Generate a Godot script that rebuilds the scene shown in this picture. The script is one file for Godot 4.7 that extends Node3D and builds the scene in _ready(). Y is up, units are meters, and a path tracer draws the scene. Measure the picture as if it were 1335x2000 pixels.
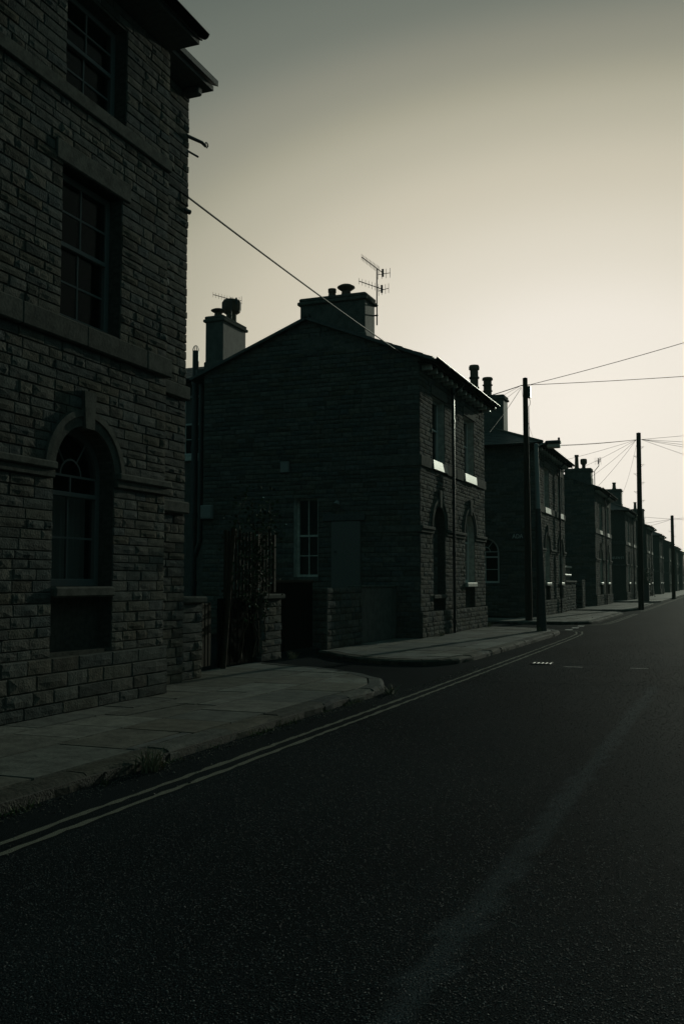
extends Node3D
# A street of soot-dark stone terraces seen against a low sun. x right, y up, the street runs along -z; y = 0 is the pavement, the road lies 0.12 below.

const ROAD_Y := -0.1
const FACADE_X := -6.65
const UP := Vector3(0, 1, 0)

var rng = RandomNumberGenerator.new()
var M = {}
var stone_meshes = []
var stone_data = []
var used_names = {}
var eye: Transform3D
var focal = 1900.0

# ---------------------------------------------------------------- mesh collecting
class MB:
	var v = PackedVector3Array()
	var n = PackedVector3Array()
	var c = PackedColorArray()
	var tone = Color(1, 1, 1)
	func tri(a: Vector3, b: Vector3, d: Vector3) -> void:      # counter-clockwise seen from outside
		var nn = (b - a).cross(d - a)
		if nn.length_squared() < 1e-14:
			return
		nn = nn.normalized()
		v.append(a); v.append(d); v.append(b)
		n.append(nn); n.append(nn); n.append(nn)
		c.append(tone); c.append(tone); c.append(tone)
	func quad(a: Vector3, b: Vector3, d: Vector3, e: Vector3) -> void:
		tri(a, b, d); tri(a, d, e)
	func smooth_tri(a, b, d, na, nb, nd) -> void:
		v.append(a); v.append(d); v.append(b)
		n.append(na); n.append(nd); n.append(nb)
		c.append(tone); c.append(tone); c.append(tone)
	func mesh() -> ArrayMesh:
		var m = ArrayMesh.new()
		if v.is_empty():
			return m
		var a = []
		a.resize(Mesh.ARRAY_MAX)
		a[Mesh.ARRAY_VERTEX] = v
		a[Mesh.ARRAY_NORMAL] = n
		a[Mesh.ARRAY_COLOR] = c
		m.add_surface_from_arrays(Mesh.PRIMITIVE_TRIANGLES, a)
		return m
	# box with chamfered edges between two corners of an axis frame
	func box(o: Vector3, ax: Vector3, ay: Vector3, az: Vector3, bev := 0.0) -> void:
		# o corner, ax/ay/az full edges, right handed
		if bev <= 0.0:
			var p = [o, o + ax, o + ax + ay, o + ay, o + az, o + ax + az, o + ax + ay + az, o + ay + az]
			quad(p[4], p[5], p[6], p[7]); quad(p[1], p[0], p[3], p[2])
			quad(p[5], p[1], p[2], p[6]); quad(p[0], p[4], p[7], p[3])
			quad(p[7], p[6], p[2], p[3]); quad(p[0], p[1], p[5], p[4])
			return
		var hx = ax * 0.5; var hy = ay * 0.5; var hz = az * 0.5
		var ce = o + hx + hy + hz
		var e = [hx, hy, hz]
		var b = []
		for k in 3:
			var l: float = e[k].length()
			b.append(e[k] * (1.0 - minf(bev / l, 0.45)))
		# faces
		for k in 3:
			var i = (k + 1) % 3; var j = (k + 2) % 3
			for s in [-1.0, 1.0]:
				var q = [ce + e[k] * s - b[i] - b[j], ce + e[k] * s + b[i] - b[j], ce + e[k] * s + b[i] + b[j], ce + e[k] * s - b[i] + b[j]]
				if s > 0: quad(q[0], q[1], q[2], q[3])
				else: quad(q[3], q[2], q[1], q[0])
		# edges
		for k in 3:
			var i = (k + 1) % 3; var j = (k + 2) % 3
			for si in [-1.0, 1.0]:
				for sj in [-1.0, 1.0]:
					var a1: Vector3 = ce + e[i] * si + b[j] * sj
					var a2: Vector3 = ce + b[i] * si + e[j] * sj
					_edge(a1, a2, b[k], e[i] * si + e[j] * sj)
		# corners
		for sx in [-1.0, 1.0]:
			for sy in [-1.0, 1.0]:
				for sz in [-1.0, 1.0]:
					var p1: Vector3 = ce + e[0] * sx + b[1] * sy + b[2] * sz
					var p2: Vector3 = ce + b[0] * sx + e[1] * sy + b[2] * sz
					var p3: Vector3 = ce + b[0] * sx + b[1] * sy + e[2] * sz
					if sx * sy * sz > 0: tri(p1, p2, p3)
					else: tri(p1, p3, p2)
	func _edge(a1: Vector3, a2: Vector3, bk: Vector3, out: Vector3) -> void:
		var nn = (a2 - a1).cross(bk)
		if nn.dot(out) > 0: quad(a1 - bk, a2 - bk, a2 + bk, a1 + bk)
		else: quad(a1 + bk, a2 + bk, a2 - bk, a1 - bk)
	func tube(pts: Array, r0: float, r1: float, sides := 8, caps := true) -> void:
		var rings = []
		var nrm = []
		var ref = Vector3(0, 1, 0)
		for i in pts.size():
			var t: Vector3
			if i == 0: t = pts[1] - pts[0]
			elif i == pts.size() - 1: t = pts[i] - pts[i - 1]
			else: t = pts[i + 1] - pts[i - 1]
			t = t.normalized()
			if absf(t.dot(ref)) > 0.95: ref = Vector3(1, 0, 0)
			var a = t.cross(ref).normalized()
			var b = t.cross(a).normalized()
			ref = -b if i >= 0 else ref
			ref = (ref - t * ref.dot(t)).normalized()
			var rr = lerpf(r0, r1, float(i) / (pts.size() - 1))
			var ring = []
			var ns = []
			for k in sides:
				var an = TAU * k / sides
				var d = a * cos(an) + b * sin(an)
				ring.append(pts[i] + d * rr); ns.append(d)
			rings.append(ring); nrm.append(ns)
		for i in pts.size() - 1:
			for k in sides:
				var k2 = (k + 1) % sides
				smooth_tri(rings[i][k], rings[i][k2], rings[i + 1][k2], nrm[i][k], nrm[i][k2], nrm[i + 1][k2])
				smooth_tri(rings[i][k], rings[i + 1][k2], rings[i + 1][k], nrm[i][k], nrm[i + 1][k2], nrm[i + 1][k])
		if caps:
			for k in sides:
				var k2 = (k + 1) % sides
				tri(pts[0], rings[0][k2], rings[0][k])
				tri(pts[-1], rings[-1][k], rings[-1][k2])
	# profile of [radius, height] about a vertical axis
	func lathe(at: Vector3, prof: Array, sides := 12) -> void:
		for i in prof.size() - 1:
			var p: Array = prof[i]; var q: Array = prof[i + 1]
			for k in sides:
				var a = TAU * k / sides; var b = TAU * (k + 1) / sides
				var c0 = Vector3(cos(a), 0, -sin(a)); var c1 = Vector3(cos(b), 0, -sin(b))
				quad(at + c0 * p[0] + Vector3(0, p[1], 0), at + c1 * p[0] + Vector3(0, p[1], 0), at + c1 * q[0] + Vector3(0, q[1], 0), at + c0 * q[0] + Vector3(0, q[1], 0))
	# prism over a flat polygon (x, z) between two heights, with a small chamfer at the top
	func prism(poly: PackedVector2Array, y0: float, y1: float, bev := 0.0, tilt := Vector2.ZERO) -> void:
		var p = poly
		if Geometry2D.is_polygon_clockwise(p):
			p.reverse()
		var cen = Vector2.ZERO
		for q in p: cen += q
		cen /= p.size()
		var topp = p
		if bev > 0.0:
			var o = Geometry2D.offset_polygon(p, -bev)
			if o.size() == 1 and o[0].size() == p.size():
				topp = o[0]
				if Geometry2D.is_polygon_clockwise(topp): topp.reverse()
				# align starting corner
				var best = 0; var bd = 1e9
				for i in topp.size():
					var dd = topp[i].distance_to(p[0])
					if dd < bd: bd = dd; best = i
				var al = PackedVector2Array()
				for i in topp.size(): al.append(topp[(i + best) % topp.size()])
				topp = al
		var f = func(q: Vector2, y: float) -> Vector3: return Vector3(q.x, y + (q - cen).dot(tilt), q.y)
		var tris = Geometry2D.triangulate_polygon(topp)
		for i in range(0, tris.size(), 3):
			var a: Vector3 = f.call(topp[tris[i]], y1); var b: Vector3 = f.call(topp[tris[i + 1]], y1); var d: Vector3 = f.call(topp[tris[i + 2]], y1)
			if (b - a).cross(d - a).y > 0: tri(a, b, d)
			else: tri(a, d, b)
		var yb = y1 - (bev if topp != p else 0.0)
		for i in p.size():
			var j = (i + 1) % p.size()
			quad(f.call(p[j], y0), f.call(p[i], y0), f.call(p[i], yb), f.call(p[j], yb))
			if topp != p:
				quad(f.call(p[j], yb), f.call(p[i], yb), f.call(topp[i], y1), f.call(topp[j], y1))

# a wall's own axes: o corner, u along, n outwards
class Frame:
	var o: Vector3
	var u: Vector3
	var n: Vector3
	func p(a: float, b: float, d := 0.0) -> Vector3:
		return o + u * a + Vector3(0, b, 0) + n * d

func frame_x(x: float) -> Frame:      # a wall that faces the street: u is the distance along it
	var f = Frame.new(); f.o = Vector3(x, 0, 0); f.u = Vector3(0, 0, -1); f.n = Vector3(1, 0, 0); return f
func frame_z(z: float) -> Frame:      # a wall that faces the camera: u is x
	var f = Frame.new(); f.o = Vector3(0, 0, z); f.u = Vector3(1, 0, 0); f.n = Vector3(0, 0, 1); return f

func fbox(b: MB, f: Frame, u0: float, u1: float, v0: float, v1: float, n0: float, n1: float, bev := 0.0) -> void:
	b.box(f.p(u0, v0, n0), f.u * (u1 - u0), UP * (v1 - v0), f.n * (n1 - n0), bev)

# ---------------------------------------------------------------- nodes
func numbered(called: String) -> String:
	if not used_names.has(called):
		used_names[called] = 0
		return called
	used_names[called] += 1
	return "%s_%03d" % [called, used_names[called]]

func thing(called: String, label: String, category: String, at := Vector3.ZERO, group := "") -> Node3D:
	var o = Node3D.new()
	o.name = numbered(called)
	add_child(o, true)
	o.position = at
	o.set_meta("label", label); o.set_meta("category", category)
	if group: o.set_meta("group", group)
	return o

func put(b: MB, called: String, m: Material, parent: Node3D, kind := "") -> MeshInstance3D:
	var o = MeshInstance3D.new()
	o.name = called
	o.mesh = b.mesh()
	o.material_override = m
	if parent == self: o.name = numbered(called)
	parent.add_child(o, true)
	if parent != self: o.position = -parent_origin(parent)
	if kind: o.set_meta("kind", kind)
	return o

func parent_origin(p: Node3D) -> Vector3:      # meshes are written in world coordinates and set back by their thing's place
	var s = Vector3.ZERO
	var q: Node = p
	while q != self:
		s += (q as Node3D).position
		q = q.get_parent()
	return s

func holder(called: String, parent: Node3D) -> Node3D:
	var o = Node3D.new()
	o.name = called
	parent.add_child(o, true)
	return o

func single(b: MB, called: String, m: Material, label: String, category: String, group := "") -> MeshInstance3D:
	var o = put(b, called, m, self)
	o.set_meta("label", label); o.set_meta("category", category)
	if group: o.set_meta("group", group)
	return o

func struct(b: MB, called: String, m: Material) -> MeshInstance3D:
	return put(b, called, m, self, "structure")

# ---------------------------------------------------------------- textures and materials
func noise_bytes(sd: int, freq: float, octaves: int, size: int, kind := FastNoiseLite.TYPE_SIMPLEX_SMOOTH) -> PackedByteArray:
	var f = FastNoiseLite.new()
	f.seed = sd; f.frequency = freq; f.noise_type = kind
	f.fractal_type = FastNoiseLite.FRACTAL_FBM if octaves > 1 else FastNoiseLite.FRACTAL_NONE
	f.fractal_octaves = octaves
	var im = f.get_seamless_image(size, size)
	im.convert(Image.FORMAT_L8)
	return im.get_data()

func grey_texture(layers: Array, weights: Array, lo: float, hi: float, size: int, gamma := 1.0) -> ImageTexture:
	var d = PackedByteArray()
	d.resize(size * size)
	for i in size * size:
		var s = 0.0
		for k in layers.size(): s += layers[k][i] / 255.0 * weights[k]
		d[i] = clampi(int(255.0 * lerpf(lo, hi, pow(clampf(s, 0, 1), gamma))), 0, 255)
	return ImageTexture.create_from_image(Image.create_from_data(size, size, false, Image.FORMAT_L8, d))

func tint_texture(layers: Array, weights: Array, ramp: Gradient, size: int) -> ImageTexture:
	var lut = []
	for i in 256: lut.append(ramp.sample(i / 255.0))
	var d = PackedByteArray()
	d.resize(size * size * 3)
	for i in size * size:
		var s = 0.0
		for k in layers.size(): s += layers[k][i] * weights[k]
		var q: Color = lut[clampi(int(s), 0, 255)]
		d[i * 3] = int(q.r * 255); d[i * 3 + 1] = int(q.g * 255); d[i * 3 + 2] = int(q.b * 255)
	return ImageTexture.create_from_image(Image.create_from_data(size, size, false, Image.FORMAT_RGB8, d))

func ramp(stops: Array) -> Gradient:
	var g = Gradient.new()
	g.offsets = PackedFloat32Array(); g.colors = PackedColorArray()
	var of = PackedFloat32Array(); var co = PackedColorArray()
	for s in stops:
		of.append(s[0]); co.append(s[1])
	g.offsets = of; g.colors = co
	return g

func lin(r: float, g: float, b: float) -> Color:
	return Color(r, g, b).linear_to_srgb()

func mat(col: Color, rough := 0.8, tex: Texture2D = null, scale := 1.0, bump: Texture2D = null, bump_cm := 0.0, rough_tex: Texture2D = null) -> StandardMaterial3D:
	var m = StandardMaterial3D.new()
	m.albedo_color = col
	m.roughness = rough
	m.vertex_color_use_as_albedo = true
	if tex or bump or rough_tex:
		m.uv1_triplanar = true
		m.uv1_world_triplanar = true
		m.uv1_scale = Vector3.ONE * scale
	if tex: m.albedo_texture = tex
	if rough_tex: m.roughness_texture = rough_tex
	if bump:
		m.heightmap_enabled = true
		m.heightmap_texture = bump
		m.heightmap_scale = bump_cm
	return m

func make_materials() -> void:
	var S = 512
	var fine = noise_bytes(1, 0.06, 3, S)
	var grain = noise_bytes(2, 0.25, 2, S)
	var broad = noise_bytes(3, 0.012, 4, S)
	var cell = noise_bytes(4, 0.11, 1, S, FastNoiseLite.TYPE_CELLULAR)
	var cell2 = noise_bytes(5, 0.2, 1, S, FastNoiseLite.TYPE_CELLULAR)
	var g = func(a, b): return ramp([[0.0, a], [1.0, b]])
	var stone_tex = tint_texture([broad, fine, grain], [0.5, 0.3, 0.2], ramp([[0.0, Color(0.6, 0.6, 0.59)], [0.38, Color(0.8, 0.8, 0.78)], [0.62, Color(0.95, 0.95, 0.92)], [1.0, Color(1, 1, 0.97)]]), S)
	var stone_bump = grey_texture([fine, grain, broad], [0.5, 0.25, 0.25], 0.0, 1.0, S)
	M.stone = mat(lin(1, 1, 1), 0.62, stone_tex, 1.1, stone_bump, 1.2)
	M.stone.roughness = 0.88; M.stone.metallic_specular = 0.09
	M.mortar = mat(lin(0.11, 0.11, 0.105), 0.95, stone_tex, 1.7, stone_bump, 0.8)
	M.ashlar = mat(lin(0.145, 0.144, 0.138), 0.88, stone_tex, 0.7, stone_bump, 0.35)
	M.ashlar.metallic_specular = 0.09; M.mortar.metallic_specular = 0.05
	M.render = mat(lin(0.12, 0.12, 0.115), 0.8, stone_tex, 0.5, stone_bump, 0.4)
	M.flag = mat(lin(1, 1, 1), 0.55, stone_tex, 0.55, stone_bump, 0.5)
	M.flag.metallic_specular = 0.17; M.flag.roughness = 0.6
	M.kerb = mat(lin(1, 1, 1), 0.85, stone_tex, 0.8, stone_bump, 0.9)
	M.kerb.metallic_specular = 0.1
	M.dirt = mat(lin(0.05, 0.05, 0.043), 0.95, stone_tex, 1.3, stone_bump, 1.5)
	M.ground = mat(lin(0.05, 0.05, 0.04), 1.0, stone_tex, 0.2)
	# road: dark binder with paler chips of aggregate, each chip with its own gloss
	var T = 1024
	var c1 = noise_bytes(14, 0.1, 1, T, FastNoiseLite.TYPE_CELLULAR)
	var c2 = noise_bytes(15, 0.19, 1, T, FastNoiseLite.TYPE_CELLULAR)
	var g1 = noise_bytes(16, 0.3, 2, T)
	var asphalt_tex = tint_texture([c1, c2, g1], [0.4, 0.35, 0.25], ramp([[0.0, Color(1, 1, 1)], [0.3, Color(1, 1, 1)], [0.36, Color(0.68, 0.69, 0.7)], [0.46, Color(0.45, 0.46, 0.47)], [1.0, Color(0.25, 0.26, 0.27)]]), T)
	var asphalt_bump = grey_texture([c1, c2, g1], [0.45, 0.35, 0.2], 1.0, 0.0, T)
	var asphalt_rough = grey_texture([c2, g1], [0.5, 0.5], 0.55, 1.0, T)
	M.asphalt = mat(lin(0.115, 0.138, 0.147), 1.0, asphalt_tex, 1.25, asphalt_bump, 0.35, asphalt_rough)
	M.asphalt.metallic_specular = 0.04
	M.chip = mat(lin(1, 1, 1), 0.6); M.chip.metallic_specular = 0.25
	M.patch = mat(lin(0.07, 0.073, 0.074), 1.0, asphalt_tex, 2.3, asphalt_bump, 0.25, asphalt_rough)
	M.worn = mat(lin(0.13, 0.135, 0.135), 1.0, asphalt_tex, 2.2, asphalt_bump, 0.25, asphalt_rough)
	M.patch.metallic_specular = 0.03; M.worn.metallic_specular = 0.03
	M.line = mat(lin(0.4, 0.39, 0.31), 0.9, asphalt_tex, 2.1, asphalt_bump, 0.25)
	M.line.metallic_specular = 0.1
	M.white_line = mat(lin(0.6, 0.6, 0.57), 0.75, asphalt_tex, 2.1, asphalt_bump, 0.25)
	M.slate = mat(lin(0.085, 0.09, 0.095), 0.5, stone_tex, 1.4, stone_bump, 0.4)
	M.paint = mat(lin(0.78, 0.78, 0.75), 0.42, stone_tex, 0.9, stone_bump, 0.06)
	M.sill = mat(lin(0.66, 0.65, 0.61), 0.5, stone_tex, 1.6, stone_bump, 0.12)
	M.frame = mat(lin(0.6, 0.6, 0.57), 0.5)
	M.dull_frame = mat(lin(0.13, 0.14, 0.14), 0.6)
	M.gloss_black = mat(lin(0.02, 0.021, 0.022), 0.3)
	M.iron = mat(lin(0.03, 0.03, 0.032), 0.45)
	M.gutter = mat(lin(0.03, 0.03, 0.03), 0.4)
	M.lead = mat(lin(0.12, 0.13, 0.14), 0.4)
	M.clay = mat(lin(0.16, 0.1, 0.07), 0.75, stone_tex, 2.0, stone_bump, 0.3)
	M.steel = mat(lin(0.3, 0.31, 0.31), 0.45)
	M.column = mat(lin(0.3, 0.32, 0.31), 0.5)
	M.column_dark = mat(lin(0.05, 0.055, 0.055), 0.5)
	M.chrome = mat(lin(0.32, 0.32, 0.32), 0.5); M.chrome.metallic = 0.7
	var wood_tex = tint_texture([fine, grain], [0.6, 0.4], g.call(Color(0.5, 0.48, 0.46), Color(1, 0.98, 0.95)), S)
	M.wood = mat(lin(0.09, 0.075, 0.06), 0.75, wood_tex, 3.0, stone_bump, 0.3)
	M.pole = mat(lin(0.075, 0.065, 0.055), 0.8, wood_tex, 2.0, stone_bump, 0.5)
	M.door = mat(lin(0.24, 0.25, 0.25), 0.45, wood_tex, 1.0, stone_bump, 0.05)
	M.gate = mat(lin(0.014, 0.013, 0.012), 0.9, wood_tex, 2.0, stone_bump, 0.3)
	M.gate.metallic_specular = 0.08; M.wood.metallic_specular = 0.15; M.pole.metallic_specular = 0.2
	M.plastic = mat(lin(0.22, 0.22, 0.21), 0.5)
	M.bowl = mat(lin(0.6, 0.58, 0.52), 0.35); M.bowl.backlight_enabled = true; M.bowl.backlight = lin(0.5, 0.48, 0.42)
	M.wire = mat(lin(0.015, 0.015, 0.015), 0.6)
	M.cloth = mat(lin(0.62, 0.62, 0.59), 0.95); M.cloth.cull_mode = BaseMaterial3D.CULL_DISABLED
	M.leaf = mat(lin(0.04, 0.06, 0.03), 0.85); M.leaf.cull_mode = BaseMaterial3D.CULL_DISABLED
	M.leaf.metallic_specular = 0.15
	M.reveal = mat(lin(0.64, 0.64, 0.62), 0.6, stone_tex, 0.8, stone_bump, 0.1)
	M.straw = mat(lin(0.2, 0.19, 0.12), 0.8); M.straw.cull_mode = BaseMaterial3D.CULL_DISABLED
	M.flower = mat(lin(0.7, 0.68, 0.62), 0.6); M.flower.cull_mode = BaseMaterial3D.CULL_DISABLED
	M.letter = mat(lin(0.62, 0.62, 0.58), 0.6)
	M.sign = mat(lin(0.03, 0.032, 0.035), 0.5)
	M.tyre = mat(lin(0.02, 0.02, 0.02), 0.85)
	M.car = mat(lin(0.01, 0.011, 0.012), 0.45); M.car.metallic_specular = 0.25
	M.red = mat(lin(0.25, 0.01, 0.01), 0.3)
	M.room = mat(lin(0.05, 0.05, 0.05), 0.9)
	var gl = StandardMaterial3D.new()
	gl.albedo_color = Color(0.03, 0.035, 0.035, 0.3)
	gl.transparency = BaseMaterial3D.TRANSPARENCY_ALPHA
	gl.roughness = 0.04
	gl.metallic_specular = 0.2
	M.glass = gl
	var dg = mat(lin(0.006, 0.007, 0.008), 0.3); dg.metallic_specular = 0.2
	M.dark_glass = dg

# ---------------------------------------------------------------- camera, sky, sun
func sample_table(t: Array, x: float) -> float:
	if x <= t[0][0]: return t[0][1]
	for i in t.size() - 1:
		if x <= t[i + 1][0]:
			var k: float = (x - t[i][0]) / (t[i + 1][0] - t[i][0])
			k = k * k * (3 - 2 * k) * 0.35 + k * 0.65
			return lerpf(t[i][1], t[i + 1][1], k)
	return t[-1][1]

func make_view() -> void:
	var cam = Camera3D.new()
	cam.name = "camera"
	cam.fov = rad_to_deg(2.0 * atan(1000.0 / focal))
	cam.near = 0.05
	cam.far = 3000.0
	add_child(cam)
	cam.position = Vector3(0, 1.3, 0)
	cam.rotation_degrees = Vector3(4.154, 21.346, 0)
	cam.current = true
	eye = cam.transform

	var w = 720; var h = 360
	# brightness by distance (in degrees, squeezed sideways) from the glow of the low sun behind the far roofs
	var glow = [[0.0, 0.87], [5.0, 0.82], [9.0, 0.69], [13.0, 0.56], [16.0, 0.44], [19.0, 0.29], [22.0, 0.19], [26.0, 0.135], [35.0, 0.105], [60.0, 0.085], [120.0, 0.075]]
	var hue = [[0.0, Vector3(0.4, 1.0, 0.97)], [0.07, Vector3(0.48, 1.0, 0.96)], [0.13, Vector3(0.84, 1.0, 0.87)], [0.26, Vector3(1.0, 1.0, 0.8)], [0.36, Vector3(1.04, 1.0, 0.76)], [0.56, Vector3(1.08, 1.0, 0.79)], [0.82, Vector3(1.07, 1.0, 0.88)]]
	var im = Image.create(w, h, false, Image.FORMAT_RGBF)
	for y in h:
		var el = 90.0 - (y + 0.5) / h * 180.0
		var up = deg_to_rad(el)
		for x in w:
			var az = deg_to_rad((x + 0.5) / w * 360.0)      # 0 looks down the street
			var turn = wrapf(az + deg_to_rad(7.0), -PI, PI)
			var toward = 0.5 + 0.5 * cos(turn)
			var de = el - 10.0
			if de < 0.0: de *= 0.35
			var l = sample_table(glow, sqrt(pow(rad_to_deg(turn) * cos(up) * 0.63, 2.0) + de * de))
			var q = Vector3(1, 1, 1)
			for i in hue.size():
				if l >= hue[i][0]:
					q = hue[i][1]
					if i + 1 < hue.size():
						q = q.lerp(hue[i + 1][1], clampf((l - hue[i][0]) / (hue[i + 1][0] - hue[i][0]), 0, 1))
			q = q.lerp(Vector3(0.42, 1.0, 1.0), smoothstep(0.9, 0.55, toward))      # away from the sun the air is a deep green-blue
			q = q.lerp(Vector3(0.42, 1.0, 1.0), smoothstep(34.0, 60.0, el))
			im.set_pixel(x, y, Color(l * q.x, l * q.y, l * q.z) * (1.0 / 0.45))
	var sm = PanoramaSkyMaterial.new()
	sm.panorama = ImageTexture.create_from_image(im)
	var sky = Sky.new()
	sky.sky_material = sm
	var env = Environment.new()
	env.background_mode = Environment.BG_SKY
	env.sky = sky
	env.tonemap_mode = Environment.TONE_MAPPER_LINEAR
	env.tonemap_exposure = 0.45
	env.fog_enabled = true
	env.fog_density = 0.0004
	env.fog_light_color = Color(0.8, 0.95, 0.9)
	env.sdfgi_enabled = true
	env.ssao_enabled = true
	env.ssil_enabled = true
	var we = WorldEnvironment.new()
	we.name = "sky_environment"
	we.environment = env
	add_child(we)

	var sun = DirectionalLight3D.new()
	sun.name = "sun"
	sun.light_energy = 0.86
	sun.light_color = Color(0.97, 1.0, 0.91)
	sun.light_angular_distance = 0.5
	sun.shadow_enabled = true
	add_child(sun)
	var az = deg_to_rad(7.2); var el = deg_to_rad(11.8)
	var toward = Vector3(sin(az) * cos(el), sin(el), -cos(az) * cos(el))
	sun.look_at_from_position(Vector3.ZERO, -toward, UP)

func seen_size(p: Vector3, size: float) -> float:      # how large a piece shows in the picture; 0 outside it
	var q = eye.affine_inverse() * p
	if q.z > -0.3: return 0.0
	var x = focal * q.x / -q.z; var y = focal * q.y / -q.z
	if absf(x) > 690.0 or absf(y) > 1020.0: return 0.0
	return size * focal / -q.z

# ---------------------------------------------------------------- walls
# an opening: u0, u1, v0, v1 and arch (a half circle on top of v1)
func opening(u0: float, u1: float, v0: float, v1: float, arch := false, depth := 0.2) -> Dictionary:
	return {"u0": u0, "u1": u1, "v0": v0, "v1": v1, "arch": arch, "depth": depth}

func open_top(o: Dictionary, u: float, grow := 0.0) -> float:
	if not o.arch: return o.v1 + grow
	var r: float = (o.u1 - o.u0) * 0.5 + grow
	var d: float = u - (o.u0 + o.u1) * 0.5
	return o.v1 + sqrt(maxf(r * r - d * d, 0.0))

func wall_face(b: MB, f: Frame, u0: float, u1: float, v0: float, top: Callable, openings: Array, n := 0.0, extra := []) -> void:
	var cuts = [u0, u1]
	cuts.append_array(extra)
	for o in openings:
		cuts.append(o.u0); cuts.append(o.u1)
		if o.arch:
			for i in range(1, 16): cuts.append((o.u0 + o.u1) * 0.5 - cos(PI * i / 16.0) * (o.u1 - o.u0) * 0.5)
	cuts.sort()
	for i in cuts.size() - 1:
		var a: float = cuts[i]; var c: float = cuts[i + 1]
		if c - a < 1e-4 or a < u0 - 1e-4 or c > u1 + 1e-4: continue
		var m = (a + c) * 0.5
		var here = []
		for o in openings:
			if m > o.u0 and m < o.u1: here.append(o)
		here.sort_custom(func(x, y): return x.v0 < y.v0)
		var la = v0; var lc = v0
		for o in here:
			if o.v0 > minf(la, lc) + 1e-4:
				b.quad(f.p(a, la, n), f.p(c, lc, n), f.p(c, o.v0, n), f.p(a, o.v0, n))
			la = open_top(o, a); lc = open_top(o, c)
		b.quad(f.p(a, la, n), f.p(c, lc, n), f.p(c, top.call(c), n), f.p(a, top.call(a), n))
	for o in openings:
		var d: float = n - o.depth
		b.quad(f.p(o.u0, o.v0, d), f.p(o.u0, o.v0, n), f.p(o.u0, o.v1, n), f.p(o.u0, o.v1, d))
		b.quad(f.p(o.u1, o.v0, n), f.p(o.u1, o.v0, d), f.p(o.u1, o.v1, d), f.p(o.u1, o.v1, n))
		b.quad(f.p(o.u0, o.v0, n), f.p(o.u0, o.v0, d), f.p(o.u1, o.v0, d), f.p(o.u1, o.v0, n))
		var steps = 16 if o.arch else 1
		for i in steps:
			var a: float; var c: float
			if o.arch:
				a = (o.u0 + o.u1) * 0.5 - cos(PI * i / 16.0) * (o.u1 - o.u0) * 0.5
				c = (o.u0 + o.u1) * 0.5 - cos(PI * (i + 1) / 16.0) * (o.u1 - o.u0) * 0.5
			else:
				a = o.u0; c = o.u1
			b.quad(f.p(a, open_top(o, a), d), f.p(a, open_top(o, a), n), f.p(c, open_top(o, c), n), f.p(c, open_top(o, c), d))

# the library of rough-faced stones: unit blocks (0..1, 0..1, 0..1) that are stretched to their place
func make_stones() -> void:
	rng.seed = 11
	for cls in 3:
		var ratio: float = [1.3, 2.4, 3.8][cls]
		for k in 8:
			var b = MB.new()
			var t = rng.randf_range(0.11, 0.175)
			var w = rng.randf_range(-0.012, 0.012)
			b.tone = Color(t + w, t * 0.995, t * 0.96 - w)
			var nx = 4; var ny = 3
			var bx = 0.07 / ratio; var by = 0.07
			var g = []
			for j in ny:
				var row = []
				for i in nx:
					var x = lerpf(bx, 1 - bx, i / 3.0); var y = lerpf(by, 1 - by, j / 2.0)
					var edge = i == 0 or i == nx - 1 or j == 0 or j == ny - 1
					var z = rng.randf_range(0.5, 0.75) if edge else rng.randf_range(0.8, 1.25)
					if not edge: x += rng.randf_range(-0.1, 0.1)
					else:
						x += rng.randf_range(-0.35, 0.35) * bx; y += rng.randf_range(-0.35, 0.35) * by
					row.append(Vector3(x, y, z))
				g.append(row)
			for j in ny - 1:
				for i in nx - 1:
					if (i + j + k) % 2 == 0: b.tri(g[j][i], g[j][i + 1], g[j + 1][i + 1]); b.tri(g[j][i], g[j + 1][i + 1], g[j + 1][i])
					else: b.tri(g[j][i], g[j][i + 1], g[j + 1][i]); b.tri(g[j][i + 1], g[j + 1][i + 1], g[j + 1][i])
			var rim = []
			for i in nx: rim.append(g[0][i])
			rim.append(g[1][nx - 1])
			for i in range(nx - 1, -1, -1): rim.append(g[2][i])
			rim.append(g[1][0])
			for i in rim.size():
				var p: Vector3 = rim[i]; var q: Vector3 = rim[(i + 1) % rim.size()]
				var p0 = foot(p, bx, by)
				var q0 = foot(q, bx, by)
				b.quad(p0, q0, q, p)
			stone_meshes.append(b.mesh())
			stone_data.append([b.v, b.n, b.tone])

func foot(p: Vector3, bx: float, by: float) -> Vector3:
	var x = p.x; var y = p.y
	if x < 2.0 * bx and p.x <= p.y * 9.0: x = 0.0 if x < 1.6 * bx else x
	if x > 1 - 1.6 * bx: x = 1.0
	if y < 1.6 * by: y = 0.0
	if y > 1 - 1.6 * by: y = 1.0
	return Vector3(x, y, 0)

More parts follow.
